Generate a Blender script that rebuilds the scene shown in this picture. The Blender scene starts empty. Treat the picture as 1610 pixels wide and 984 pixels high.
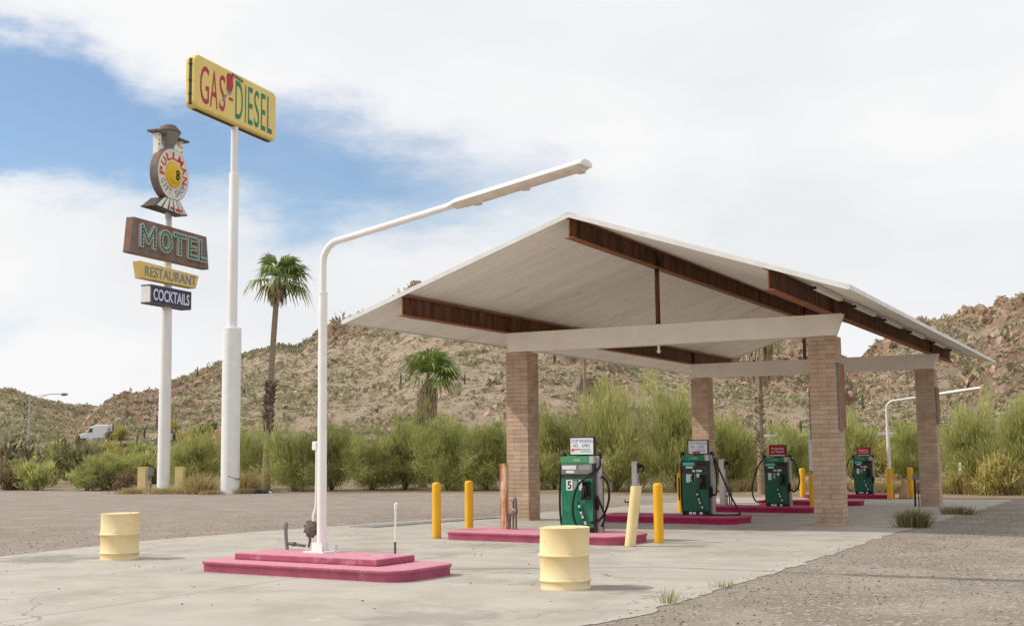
import bpy, math, random
import numpy as np
from mathutils import Vector, Matrix
R_ = math.radians
rng = np.random.default_rng(7)
random.seed(7)
SC = bpy.context.scene
COL = SC.collection

# ------------------------------------------------------------------ camera
FPX, PITCH, ROLL, YAW = 1929.25, .1100, -.0120, .4752
CAM = np.array([13.7856, -26.4257, 1.7])
_c, _s = math.cos(YAW), math.sin(YAW)
GF = np.array([-_s, _c, 0.]); GR = np.array([_c, _s, 0.]); GU = np.array([0, 0, 1.])
_cp, _sp = math.cos(PITCH), math.sin(PITCH)
F2 = GF*_cp + GU*_sp; U2 = GU*_cp - GF*_sp
_cr, _sr = math.cos(ROLL), math.sin(ROLL)
R3 = GR*_cr + U2*_sr; U3 = U2*_cr - GR*_sr
cam_d = bpy.data.cameras.new('camera'); cam = bpy.data.objects.new('camera', cam_d); COL.objects.link(cam)
cam_d.sensor_fit = 'HORIZONTAL'; cam_d.sensor_width = 36; cam_d.lens = FPX/1610*36
cam_d.clip_start = .1; cam_d.clip_end = 5000
mw = Matrix.Identity(4)
for i in range(3):
    mw[i][0] = R3[i]; mw[i][1] = U3[i]; mw[i][2] = -F2[i]; mw[i][3] = CAM[i]
cam.matrix_world = mw
SC.camera = cam

# ------------------------------------------------------------------ sky, sun, exposure
SUN_EL = R_(44); SUN_AZ = np.array([-.889, -.457])
SUN_ROT = math.atan2(SUN_AZ[0], SUN_AZ[1])
W = bpy.data.worlds.new('World'); SC.world = W; W.use_nodes = True
wn = W.node_tree.nodes; wl = W.node_tree.links
wn.clear()
def wnode(t, **k):
    n = wn.new(t)
    for a, b in k.items():
        if a.startswith('i_'):
            n.inputs[int(a[2:])].default_value = b
        else: setattr(n, a, b)
    return n
sky = wnode('ShaderNodeTexSky', sky_type='NISHITA', sun_disc=False, sun_elevation=SUN_EL, sun_rotation=SUN_ROT)
sky.air_density = 1.0; sky.dust_density = .6; sky.ozone_density = 2.0
tc = wnode('ShaderNodeTexCoord')
nz = wnode('ShaderNodeTexNoise', noise_dimensions='3D'); nz.inputs['Scale'].default_value = 3.2; nz.inputs['Detail'].default_value = 6; nz.inputs['Roughness'].default_value = .55
mp = wnode('ShaderNodeMapping'); mp.inputs['Scale'].default_value = (1, 1, 2.6); mp.inputs['Rotation'].default_value = (.0, .12, .3)
wl.new(tc.outputs['Generated'], mp.inputs['Vector']); wl.new(mp.outputs[0], nz.inputs['Vector'])
wv = wnode('ShaderNodeTexNoise'); wv.inputs['Scale'].default_value = 9; wv.inputs['Detail'].default_value = 7; wv.inputs['Roughness'].default_value = .62
wl.new(mp.outputs[0], wv.inputs['Vector'])
# warped direction used to place the gaps between the clouds
ws = wnode('ShaderNodeVectorMath', operation='MULTIPLY_ADD'); ws.inputs[1].default_value = (.11, .11, .11)
wl.new(wv.outputs['Color'], ws.inputs[0]); wl.new(tc.outputs['Generated'], ws.inputs[2])
# gaps in the cloud deck: direction (compass bearing from +Y in radians, elevation), radius, depth
GAPS = []
for u, v, rad, w in [(-60, 165, .055, 1.1), (40, 170, .055, 1.1), (140, 185, .055, 1.1), (230, 210, .048, .95), (330, 235, .05, .9), (450, 245, .055, .95), (560, 275, .055, .9), (650, 310, .05, .85),
                     (760, 300, .05, .5), (870, 300, .045, .42), (480, 350, .035, .35), (20, 505, .022, .5), (-40, 510, .03, .5), (1080, 260, .05, .22), (-200, 150, .08, .8), (420, 520, .02, .3)]:
    d = F2*FPX + R3*(u-805) - U3*(v-492); d /= np.linalg.norm(d)
    GAPS.append((d, rad, w*.86))
for bx, by, bz, rad, w in [(-.5, -.6, .6, .3, .9), (.7, -.5, .5, .25, .9), (.1, -.8, .4, .2, .8), (.9, .2, .6, .2, .7), (0, .1, .95, .25, .6)]:
    d = np.array([bx, by, bz]); GAPS.append((d/np.linalg.norm(d), rad, w))
acc = None
for d, rad, w in GAPS:
    di = wnode('ShaderNodeVectorMath', operation='DISTANCE'); di.inputs[1].default_value = tuple(d+.055)
    wl.new(ws.outputs[0], di.inputs[0])
    mr = wnode('ShaderNodeMapRange', interpolation_type='SMOOTHSTEP'); mr.inputs['From Min'].default_value = 0; mr.inputs['From Max'].default_value = rad*1.75
    mr.inputs['To Min'].default_value = w; mr.inputs['To Max'].default_value = 0
    wl.new(di.outputs['Value'], mr.inputs['Value'])
    if acc is None: acc = mr.outputs[0]
    else:
        ad = wnode('ShaderNodeMath', operation='ADD'); wl.new(acc, ad.inputs[0]); wl.new(mr.outputs[0], ad.inputs[1]); acc = ad.outputs[0]
cov = wnode('ShaderNodeMath', operation='SUBTRACT'); cov.inputs[0].default_value = 1.0; wl.new(acc, cov.inputs[1])
nn = wnode('ShaderNodeMath', operation='MULTIPLY_ADD'); nn.inputs[1].default_value = 1.1; nn.inputs[2].default_value = -.5
wl.new(nz.outputs['Fac'], nn.inputs[0])
n2 = wnode('ShaderNodeMath', operation='MULTIPLY_ADD'); n2.inputs[1].default_value = .28; wl.new(wv.outputs['Fac'], n2.inputs[0]); wl.new(nn.outputs[0], n2.inputs[2])
cs = wnode('ShaderNodeMath', operation='ADD'); wl.new(cov.outputs[0], cs.inputs[0]); wl.new(n2.outputs[0], cs.inputs[1])
cm = wnode('ShaderNodeMapRange', interpolation_type='SMOOTHSTEP'); cm.inputs['From Min'].default_value = -.25; cm.inputs['From Max'].default_value = 1.2
wl.new(cs.outputs[0], cm.inputs['Value'])
ccol = wnode('ShaderNodeMix', data_type='RGBA'); ccol.inputs[6].default_value = (7.5, 7.65, 7.85, 1); ccol.inputs[7].default_value = (8.5, 8.5, 8.55, 1)
cr = wnode('ShaderNodeMapRange'); cr.inputs['From Min'].default_value = .35; cr.inputs['From Max'].default_value = .62; wc = wnode('ShaderNodeTexNoise'); wc.inputs['Scale'].default_value = 3.5; wc.inputs['Detail'].default_value = 3; wl.new(mp.outputs[0], wc.inputs['Vector']); wl.new(wc.outputs['Fac'], cr.inputs['Value']); wl.new(cr.outputs[0], ccol.inputs[0])
skm = wnode('ShaderNodeMix', data_type='RGBA', blend_type='MULTIPLY'); skm.inputs[0].default_value = 1; skm.inputs[7].default_value = (1.22, 1.24, 1.24, 1)
wl.new(sky.outputs[0], skm.inputs[6])
mx = wnode('ShaderNodeMix', data_type='RGBA'); wl.new(cm.outputs[0], mx.inputs[0]); wl.new(skm.outputs[2], mx.inputs[6]); wl.new(ccol.outputs[2], mx.inputs[7])
bg = wnode('ShaderNodeBackground'); bg.inputs['Strength'].default_value = .1; wl.new(mx.outputs[2], bg.inputs['Color'])
wo = wnode('ShaderNodeOutputWorld'); wl.new(bg.outputs[0], wo.inputs[0])
sl = bpy.data.lights.new('sun', 'SUN'); sl.energy = 2.8; sl.angle = R_(1.2); sl.color = (1, .93, .82)
sun = bpy.data.objects.new('sun', sl); COL.objects.link(sun)
sd = Vector((SUN_AZ[0]*math.cos(SUN_EL), SUN_AZ[1]*math.cos(SUN_EL), math.sin(SUN_EL)))
sun.rotation_euler = sd.to_track_quat('Z', 'Y').to_euler(); sun.location = (0, 0, 60)
SC.view_settings.view_transform = 'Standard'; SC.view_settings.look = 'None'
SC.view_settings.exposure = .16; SC.view_settings.gamma = 1
SC.render.engine = 'CYCLES'
try: SC.cycles.use_denoising = True; SC.cycles.denoising_prefilter = 'ACCURATE'
except Exception: pass
SC.cycles.max_bounces = 6; SC.cycles.transparent_max_bounces = 8

# ------------------------------------------------------------------ materials
MATS = {}
def pbr(name, col, col2=None, scale=4, rough=.7, metal=0, bump=0, bscale=40, spots=(), rnd=0, top=None, vs=(1, 1, 1), lo=.38, hi=.62, detail=6, transl=0, spec=.35, attr=None):
    m = bpy.data.materials.new(name); m.use_nodes = True
    N = m.node_tree.nodes; L = m.node_tree.links; b = N['Principled BSDF']
    def mk(t, **k):
        n = N.new(t)
        for a, v in k.items(): setattr(n, a, v)
        return n
    tcn = mk('ShaderNodeTexCoord'); mpn = mk('ShaderNodeMapping'); mpn.inputs['Scale'].default_value = vs
    L.new(tcn.outputs['Object'], mpn.inputs['Vector']); vec = mpn.outputs[0]
    def noise(sc, det=6, rgh=.6):
        n = mk('ShaderNodeTexNoise'); n.inputs['Scale'].default_value = sc; n.inputs['Detail'].default_value = det; n.inputs['Roughness'].default_value = rgh
        L.new(vec, n.inputs['Vector']); return n.outputs['Fac']
    def mrange(s, a, c, d=0., e=1.):
        n = mk('ShaderNodeMapRange'); L.new(s, n.inputs['Value'])
        n.inputs['From Min'].default_value = a; n.inputs['From Max'].default_value = c; n.inputs['To Min'].default_value = d; n.inputs['To Max'].default_value = e
        return n.outputs[0]
    def mix(f, a, c):
        n = mk('ShaderNodeMix', data_type='RGBA')
        L.new(f, n.inputs[0]) if not isinstance(f, float) else setattr(n.inputs[0], 'default_value', f)
        for i, q in ((6, a), (7, c)):
            if isinstance(q, tuple): n.inputs[i].default_value = q[:3]+(1,)
            else: L.new(q, n.inputs[i])
        return n.outputs[2]
    cur = tuple(col)
    if col2: cur = mix(mrange(noise(scale, detail), lo, hi), cur, tuple(col2))
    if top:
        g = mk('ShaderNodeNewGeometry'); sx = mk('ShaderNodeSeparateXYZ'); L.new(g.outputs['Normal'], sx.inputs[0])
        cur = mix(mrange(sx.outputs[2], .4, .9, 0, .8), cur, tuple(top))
    for sp in spots:
        cur = mix(mrange(noise(sp[1], 7, .65), sp[2], sp[3]), cur, tuple(sp[0]))
    if rnd:
        g = mk('ShaderNodeNewGeometry'); h = mk('ShaderNodeHueSaturation')
        if isinstance(cur, tuple): h.inputs['Color'].default_value = cur[:3]+(1,)
        else: L.new(cur, h.inputs['Color'])
        L.new(mrange(g.outputs['Random Per Island'], 0, 1, 1-rnd, 1+rnd), h.inputs['Value']); cur = h.outputs[0]
    if isinstance(cur, tuple): b.inputs['Base Color'].default_value = cur[:3]+(1,)
    else: L.new(cur, b.inputs['Base Color'])
    b.inputs['Roughness'].default_value = rough; b.inputs['Metallic'].default_value = metal
    b.inputs['Specular IOR Level'].default_value = spec
    if bump:
        bn = mk('ShaderNodeBump'); bn.inputs['Strength'].default_value = bump; bn.inputs['Distance'].default_value = .02
        L.new(noise(bscale, 4), bn.inputs['Height']); L.new(bn.outputs[0], b.inputs['Normal'])
    if transl:
        t = mk('ShaderNodeBsdfTranslucent'); mxs = mk('ShaderNodeMixShader'); mxs.inputs[0].default_value = transl
        if isinstance(cur, tuple): t.inputs[0].default_value = cur[:3]+(1,)
        else: L.new(cur, t.inputs[0])
        L.new(b.outputs[0], mxs.inputs[1]); L.new(t.outputs[0], mxs.inputs[2]); L.new(mxs.outputs[0], N['Material Output'].inputs['Surface'])
    MATS[name] = m
    return m
RUSTC = (.16, .06, .025)
white = pbr('white_paint', (.86, .85, .83), (.80, .79, .76), 3, .5, spots=[((.35, .2, .12), 9, .70, .74)], bump=.05, bscale=20)
pole_white = pbr('pole_white', (.86, .85, .83), (.80, .79, .77), 1.2, .5, spots=[((.2, .1, .06), 3.2, .73, .76), ((.74, .72, .69), 6, .64, .76)], vs=(1, 1, .6))
lampwhite = pbr('lamp_white', (.86, .85, .82), (.81, .79, .75), 5, .45, spots=[((.45, .3, .18), 22, .73, .78)])
lens = pbr('lamp_lens', (.74, .66, .57), (.64, .55, .46), 6, .5)
beige = pbr('beam_paint', (.90, .85, .77), (.84, .78, .70), 1.6, .6, spots=[((.4, .28, .18), 6, .70, .78)], bump=.04)
deck = pbr('roof_deck', (.90, .87, .82), (.82, .79, .74), .9, .5, vs=(.25, 2.2, 1), detail=3, spots=[((.25, .21, .17), .8, .62, .74)])
trim = pbr('roof_trim', (.78, .78, .76), (.68, .68, .66), 3, .4)
rust = pbr('rust_steel', (.18, .075, .035), (.085, .038, .02), 2.2, .8, vs=(1, 2.4, .3), lo=.44, hi=.56, spots=[((.022, .014, .011), 2.5, .54, .66), ((.30, .12, .05), 4, .60, .72)], bump=.1)
rustedge = pbr('rust_edge', (.36, .14, .065), (.22, .085, .04), 6, .8)
brick = pbr('brick', (.56, .41, .295), (.47, .335, .235), 3, .85, rnd=.13, bump=.3, bscale=60, spots=[((.30, .20, .135), 14, .6, .76)])
mortar = pbr('mortar', (.3, .24, .19), (.23, .18, .14), 20, .95)
conc = None
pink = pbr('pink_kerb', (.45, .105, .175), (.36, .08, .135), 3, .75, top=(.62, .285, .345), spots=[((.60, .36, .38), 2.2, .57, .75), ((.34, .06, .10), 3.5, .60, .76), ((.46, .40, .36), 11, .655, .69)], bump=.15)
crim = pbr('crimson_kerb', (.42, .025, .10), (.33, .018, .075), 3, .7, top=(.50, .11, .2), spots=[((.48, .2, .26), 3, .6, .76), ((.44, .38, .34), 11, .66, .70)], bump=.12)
drumy = pbr('drum_paint', (.78, .60, .30), (.82, .69, .42), 1.6, .55, spots=[((.26, .13, .05), 8, .675, .70), ((.72, .50, .20), 3.5, .58, .72), ((.40, .22, .09), 22, .69, .73)], bump=.25, bscale=6)
drumtop = pbr('drum_top_paint', (.88, .78, .52), (.76, .62, .34), 5, .6, spots=[((.4, .25, .1), 14, .68, .74)])
bolly = pbr('bollard_yellow', (.80, .44, .015), (.74, .38, .012), 3, .5, spots=[((.32, .15, .03), 14, .69, .73), ((.60, .33, .03), 5, .58, .72)])
paley = pbr('pale_yellow', (.80, .66, .35), (.74, .58, .28), 4, .6, spots=[((.3, .17, .08), 11, .71, .75)])
tan = pbr('tan_post', (.84, .66, .32), (.77, .59, .27), 3, .7)
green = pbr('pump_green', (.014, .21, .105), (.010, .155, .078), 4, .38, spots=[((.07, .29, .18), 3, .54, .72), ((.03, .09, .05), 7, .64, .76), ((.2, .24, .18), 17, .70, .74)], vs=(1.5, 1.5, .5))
green_shaded = pbr('pump_green_shaded', (.008, .115, .062), (.007, .095, .052), 4, .38, spots=[((.03, .18, .11), 3, .55, .74), ((.02, .06, .035), 7, .64, .76)], vs=(1.5, 1.5, .5))  # pump green darkened: canopy shade put into the colour of the farther dispensers
gcap = pbr('pump_cap_green', (.08, .30, .14), (.06, .25, .115), 6, .45)
black = pbr('black_rubber', (.012, .012, .013), None, rough=.5)
dark = pbr('dark_panel', (.03, .027, .025), (.05, .045, .04), 8, .5)
grey = pbr('grey_panel', (.22, .21, .19), (.16, .155, .14), 8, .5)
silver = pbr('aluminium', (.50, .49, .48), (.40, .39, .38), 9, .45, metal=.3, vs=(1, 1, .3))
steel = pbr('galvanised', (.30, .29, .28), (.2, .19, .18), 25, .6, metal=.4)
dsteel = pbr('dull_steel', (.17, .15, .14), (.1, .08, .07), 25, .75, metal=.2)
signw = pbr('sign_white', (.78, .79, .80), (.72, .73, .74), 4, .45)
signr = pbr('sign_red', (.42, .012, .02), (.36, .01, .018), 4, .4)
inkb = pbr('ink_blue', (.10, .14, .36))
inkr = pbr('ink_red', (.62, .05, .05))
inkk = pbr('ink_black', (.015, .015, .015))
inkg = pbr('ink_grey', (.28, .29, .3))
cyan = pbr('cyan_sticker', (.10, .50, .52))
paper = pbr('paper_sticker', (.75, .76, .74), (.62, .64, .62), 40)
gasy = pbr('sign_yellow', (.84, .66, .22), (.78, .60, .18), 1.5, .5, vs=(1, 1, .4))
gasred = pbr('letter_red', (.50, .05, .08), (.42, .05, .07), 5)
gasgrn = pbr('letter_green', (.035, .27, .155), (.03, .22, .13), 5)
rustbox = pbr('rust_panel', (.24, .12, .075), (.19, .19, .20), 1.5, .8, spots=[((.23, .10, .05), 2.0, .56, .7), ((.06, .045, .04), 5, .6, .75)], vs=(1, 1, .6), bump=.1)
rustside = pbr('rust_side', (.30, .15, .095), (.22, .12, .08), 2.5, .8, spots=[((.4, .3, .24), 5, .62, .74)], vs=(1, 1, .5))
motw = pbr('letter_offwhite', (.62, .57, .5), (.5, .44, .37), 8, .6)
teal = pbr('neon_teal', (.04, .56, .47), None, rough=.25)
resy = pbr('restaurant_yellow', (.84, .62, .24), (.76, .54, .18), 2, .6, spots=[((.35, .17, .07), 4, .68, .76)])
navy = pbr('cocktail_navy', (.028, .035, .19), (.022, .028, .15), 3, .5)
discw = pbr('disc_white', (.74, .73, .70), (.66, .65, .62), 3, .5)
discy = pbr('disc_yellow', (.76, .52, .02), (.70, .46, .015), 3, .4)
palmtrunk = pbr('palm_trunk', (.34, .27, .19), (.25, .19, .13), 3, .9, vs=(1, 1, 5), bump=.3, bscale=12)
palmdark = pbr('palm_boots', (.12, .09, .07), (.22, .17, .13), 6, .95, rnd=.3)
palmleaf = pbr('palm_leaf', (.17, .25, .06), (.27, .32, .09), 2, .45, rnd=.35, transl=.25)
palmyel = pbr('palm_yellow_leaf', (.42, .25, .03), (.3, .2, .04), 3, .6, rnd=.3, transl=.25)
palmdead = pbr('palm_straw', (.46, .36, .24), (.32, .24, .15), 4, .9, rnd=.35)
bark = pbr('bark', (.10, .085, .055), (.07, .06, .04), 8, .9)
leaf_a = pbr('leaf_paloverde', (.56, .545, .215), (.35, .37, .125), 1.1, .6, rnd=.42, transl=.45, lo=.35, hi=.65)
leaf_b = pbr('leaf_mesquite', (.53, .535, .205), (.31, .345, .11), 1.1, .6, rnd=.42, transl=.45, lo=.35, hi=.65)
leaf_c = pbr('leaf_olive', (.27, .26, .12), (.19, .18, .08), 1.2, .7, rnd=.35, transl=.3)
leaf_y = pbr('leaf_brittle', (.52, .45, .15), (.38, .34, .11), 1.5, .7, rnd=.3, transl=.3)
leaf_d = pbr('leaf_dry', (.33, .25, .14), (.24, .17, .09), 2, .8, rnd=.3, transl=.2)
leaf_ch = pbr('cholla_pale', (.40, .36, .21), (.2, .17, .09), 6, .8, rnd=.35)
straw = pbr('straw_grass', (.52, .42, .21), (.4, .31, .14), 3, .8, rnd=.3, transl=.25)
tuftm = pbr('tuft_grass', (.30, .26, .12), (.2, .19, .07), 5, .8, rnd=.4, transl=.25)
weedm = pbr('weed_grass', (.25, .28, .08), (.38, .33, .14), 5, .8, rnd=.3, transl=.25)
cact = pbr('saguaro_green', (.075, .095, .045), (.055, .07, .035), 4, .8, rnd=.1)
scrubm = pbr('hill_scrub', (.42, .38, .235), (.30, .28, .165), .12, .8, rnd=.35, transl=.25)
rockm = pbr('boulder', (.43, .30, .22), (.31, .20, .145), .6, .9, rnd=.3, bump=.4, bscale=3)
stone = pbr('pebble', (.34, .30, .26), (.22, .19, .165), 3, .9, rnd=.35)
truckw = pbr('truck_white', (.78, .79, .80), None, rough=.3)
glass = pbr('dark_glass', (.02, .03, .03), None, rough=.08, spec=.6)
asph = pbr('asphalt', (.09, .085, .08), (.12, .11, .10), 2, .9)
boardo = pbr('weathered_orange', (.40, .17, .06), (.28, .12, .05), 3, .8, vs=(1, 1, .4))
rustpost = pbr('rusty_post', (.64, .42, .27), (.40, .16, .055), 5, .8, vs=(3, 3, .35), lo=.46, hi=.54, spots=[((.78, .70, .62), 7, .58, .66)])
whitepost = pbr('dirty_white_post', (.70, .67, .62), (.58, .53, .47), 4, .7, vs=(1, 1, .4))
orange = pbr('orange_plastic', (.70, .15, .05))
plate = pbr('steel_plate', (.26, .25, .24), (.2, .195, .185), 3, .7)
tancone = pbr('tan_cone', (.45, .28, .17), (.38, .23, .14), 4, .8)

# ------------------------------------------------------------------ mesh helpers
class MB:
    def __init__(s): s.v = []; s.f = []; s.m = []; s.n = 0
    def add(s, v, f, m=0):
        o = s.n; s.v.append(np.asarray(v, float).reshape(-1, 3)); s.n += len(s.v[-1])
        for q in f: s.f.append(tuple(i+o for i in q)); s.m.append(m)
        return s
    def box(s, c, d, m=0, rot=None, taper=1.):
        x, y, z = [q/2 for q in d]; t = taper
        v = np.array([(-x, -y, -z), (x, -y, -z), (x, y, -z), (-x, y, -z), (-x*t, -y*t, z), (x*t, -y*t, z), (x*t, y*t, z), (-x*t, y*t, z)])
        if rot is not None: v = v @ np.array(Matrix.Rotation(rot[0], 3, rot[1])).T
        return s.add(v+np.array(c), [(0, 3, 2, 1), (4, 5, 6, 7), (0, 1, 5, 4), (1, 2, 6, 5), (2, 3, 7, 6), (3, 0, 4, 7)], m)
    def bx(s, x0, x1, y0, y1, z0, z1, m=0): return s.box(((x0+x1)/2, (y0+y1)/2, (z0+z1)/2), (x1-x0, y1-y0, z1-z0), m)
    def hexa(s, p, m=0):      # 8 corners: bottom 4 then top 4
        return s.add(p, [(0, 3, 2, 1), (4, 5, 6, 7), (0, 1, 5, 4), (1, 2, 6, 5), (2, 3, 7, 6), (3, 0, 4, 7)], m)
    def prism(s, poly, y0, y1, m=0):   # polygon in x,z extruded in y
        n = len(poly); v = [(x, y0, z) for x, z in poly]+[(x, y1, z) for x, z in poly]
        f = [tuple(range(n)), tuple(range(2*n-1, n-1, -1))]+[(i, n+i, n+(i+1) % n, (i+1) % n) for i in range(n)]
        return s.add(v, f, m)
    def lathe(s, prof, c=(0, 0, 0), n=24, m=0, axis='z', ph=0):
        v = []; f = []; k = len(prof)
        for r, z in prof:
            for i in range(n):
                a = 2*math.pi*i/n+ph
                p = (r*math.cos(a), r*math.sin(a), z)
                if axis == 'y': p = (p[0], -p[2], p[1])
                if axis == 'x': p = (p[2], p[0], p[1])
                v.append((p[0]+c[0], p[1]+c[1], p[2]+c[2]))
        for j in range(k-1):
            for i in range(n): f.append((j*n+i, j*n+(i+1) % n, (j+1)*n+(i+1) % n, (j+1)*n+i))
        f.append(tuple(range(n-1, -1, -1))); f.append(tuple((k-1)*n+i for i in range(n)))
        return s.add(v, f, m)
    def tube(s, path, r, n=8, m=0, cap=True):
        P = [Vector(p) for p in path]; k = len(P)
        rr = r if isinstance(r, (list, tuple)) else [r]*k
        v = []; f = []; up = None
        for i in range(k):
            t = (P[min(i+1, k-1)]-P[max(i-1, 0)]).normalized()
            if up is None:
                up = Vector((0, 0, 1)) if abs(t.z) < .9 else Vector((1, 0, 0))
            a = t.cross(up).normalized(); b = a.cross(t).normalized(); up = b
            for j in range(n):
                q = 2*math.pi*j/n
                v.append(P[i]+(a*math.cos(q)+b*math.sin(q))*rr[i])
        for i in range(k-1):
            for j in range(n): f.append((i*n+j, i*n+(j+1) % n, (i+1)*n+(j+1) % n, (i+1)*n+j))
        if cap: f.append(tuple(range(n-1, -1, -1))); f.append(tuple((k-1)*n+j for j in range(n)))
        return s.add([tuple(q) for q in v], f, m)
    def quads(s, V, m=0):      # V: (n,4,3)
        n = len(V); o = s.n; s.v.append(V.reshape(-1, 3)); s.n += 4*n
        s.f += [(o+4*i, o+4*i+1, o+4*i+2, o+4*i+3) for i in range(n)]; s.m += [m]*n
        return s
    def build(s, name, mat, parent=None, smooth=0, bevel=0, seg=2, loc=None):
        me = bpy.data.meshes.new(name)
        V = np.concatenate(s.v) if s.v else np.zeros((0, 3))
        me.from_pydata(V.tolist(), [], s.f)
        for q in (mat if isinstance(mat, (list, tuple)) else [mat]): me.materials.append(q)
        if any(s.m): me.polygons.foreach_set('material_index', s.m)
        if smooth:
            me.polygons.foreach_set('use_smooth', [True]*len(me.polygons))
            me.set_sharp_from_angle(angle=R_(smooth))
        me.update()
        o = bpy.data.objects.new(name, me); COL.objects.link(o)
        if parent is not None: o.parent = parent
        if loc is not None: o.location = loc
        if bevel:
            b = o.modifiers.new('bevel', 'BEVEL'); b.width = bevel; b.segments = seg; b.limit_method = 'ANGLE'; b.angle_limit = R_(40)
        return o
def tag(o, label=None, cat=None, group=None, kind=None):
    if label: o['label'] = label
    if cat: o['category'] = cat
    if group: o['group'] = group
    if kind: o['kind'] = kind
    return o
def thing(name, label, cat, loc=(0, 0, 0), rz=0, group=None):
    o = bpy.data.objects.new(name, None); COL.objects.link(o)
    o.location = loc; o.rotation_euler = (0, 0, rz); o.empty_display_size = .2
    return tag(o, label, cat, group)
def dup(root, loc=None, rz=None, label=None, group=None, scale=None):
    r = root.copy(); COL.objects.link(r)
    if loc is not None: r.location = loc
    if rz is not None: r.rotation_euler = (0, 0, rz)
    if label: r['label'] = label
    if group: r['group'] = group
    if scale is not None: r.scale = scale if isinstance(scale, (tuple, list)) else (scale,)*3
    for ch in list(root.children):
        c = ch.copy(); COL.objects.link(c); c.parent = r
        for g in list(ch.children):
            d = g.copy(); COL.objects.link(d); d.parent = c
    return r
_tc = {}
def text(mb, s, x0, x1, z0, z1, y, ext=.004, bold=0, m=0, fit=True, align=None, fn=None):
    key = (s, bold)
    if key not in _tc:
        cu = bpy.data.curves.new('t', 'FONT'); cu.body = s; cu.size = 1; cu.resolution_u = 4; cu.offset = bold
        ob = bpy.data.objects.new('t', cu); COL.objects.link(ob)
        dg = bpy.context.evaluated_depsgraph_get(); me = bpy.data.meshes.new_from_object(ob.evaluated_get(dg))
        _tc[key] = (np.array([v.co[:] for v in me.vertices]), [tuple(p.vertices) for p in me.polygons])
        bpy.data.objects.remove(ob); bpy.data.curves.remove(cu); bpy.data.meshes.remove(me)
    V, F = _tc[key]
    a = V.min(0); b = V.max(0)
    X = x0+(V[:, 0]-a[0])/(b[0]-a[0])*(x1-x0); Z = z0+(V[:, 1]-a[1])/(b[1]-a[1])*(z1-z0)
    n = len(V)
    if fn: X, Z = fn(X, Z)
    fr = np.stack([X, np.full(n, y-ext), Z], 1)
    mb.add(fr, F, m)
    # side walls for thick letters
    if ext > .01:
        from collections import Counter
        ec = Counter()
        for f in F:
            for i in range(len(f)): ec[(f[i], f[(i+1) % len(f)])] += 1
        bk = fr.copy(); bk[:, 1] = y
        sf = [(j, i, i+n, j+n) for (i, j) in ec if (j, i) not in ec]
        mb.add(np.concatenate([fr, bk]), sf, m)
    return mb

# ------------------------------------------------------------------ terrain
_T = rng.random((256, 256))
def vnoise(x, y):
    xi = np.floor(x).astype(int); yi = np.floor(y).astype(int); fx = x-xi; fy = y-yi
    fx = fx*fx*(3-2*fx); fy = fy*fy*(3-2*fy)
    a = _T[xi % 256, yi % 256]; b = _T[(xi+1) % 256, yi % 256]; c = _T[xi % 256, (yi+1) % 256]; d = _T[(xi+1) % 256, (yi+1) % 256]
    return (a*(1-fx)+b*fx)*(1-fy)+(c*(1-fx)+d*fx)*fy
def fbm(x, y, o=4):
    s = 0; a = .5; t = 0
    for i in range(o):
        s = s+a*vnoise(x+17.3*i, y-9.1*i); t += a; a *= .5; x = x*2.03; y = y*2.03
    return s/t
def ridge(x, y, o=3):
    s = 0; a = .5; t = 0
    for i in range(o):
        s = s+a*(1-np.abs(2*vnoise(x+31*i, y+5*i)-1)); t += a; a *= .5; x = x*2.1; y = y*2.1
    return s/t
def sst(x, a, b):
    t = np.clip((x-a)/(b-a), 0, 1); return t*t*(3-2*t)
def softp(t, k): return np.log1p(np.exp(np.clip(t/k, -60, 60)))*k
def gnd(x, y): return -0.007*y-0.011*softp(y, 1.0)+0.018*softp(y-16, 2.0)
HILLS = [
    # ridge line as bearings (tan from the view axis) and elevations, ridge distance, foot distance
    ([-300, -100, 0, 25, 60, 110, 160, 230, 300, 420], [592, 598, 601, 602, 612, 622, 627, 645, 668, 700], 560, 250, 1.0),
    ([60, 90, 150, 175, 188, 202, 215, 240, 258, 300, 330, 360, 390, 420, 445, 468, 500, 520, 545, 600, 640, 655, 672, 700, 760, 850, 950, 1050, 1150, 1225, 1262, 1290, 1340, 1400, 1480],
     [690, 672, 642, 626, 616, 614, 619, 612, 605, 587, 577, 563, 551, 543, 541, 547, 527, 519, 516, 501, 470, 460, 455, 447, 438, 440, 446, 472, 505, 540, 537, 556, 592, 640, 690], 350, 118, 1.0),
    ([1230, 1300, 1345, 1385, 1397, 1412, 1440, 1470, 1500, 1530, 1555, 1570, 1590, 1610, 1700, 1800, 2000], [690, 640, 606, 570, 560, 557, 544, 531, 532, 530, 530, 524, 512, 499, 462, 425, 400], 330, 105, 1.15),
    ([1440, 1480, 1520, 1540, 1560, 1580, 1600, 1650, 1720, 1800], [690, 655, 622, 595, 580, 575, 582, 592, 620, 690], 185, 120, .9),
]
def polar(x, y):
    dx = x-CAM[0]; dy = y-CAM[1]
    f = dx*GF[0]+dy*GF[1]; s = dx*GR[0]+dy*GR[1]
    return f, s, np.hypot(dx, dy)
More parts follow.
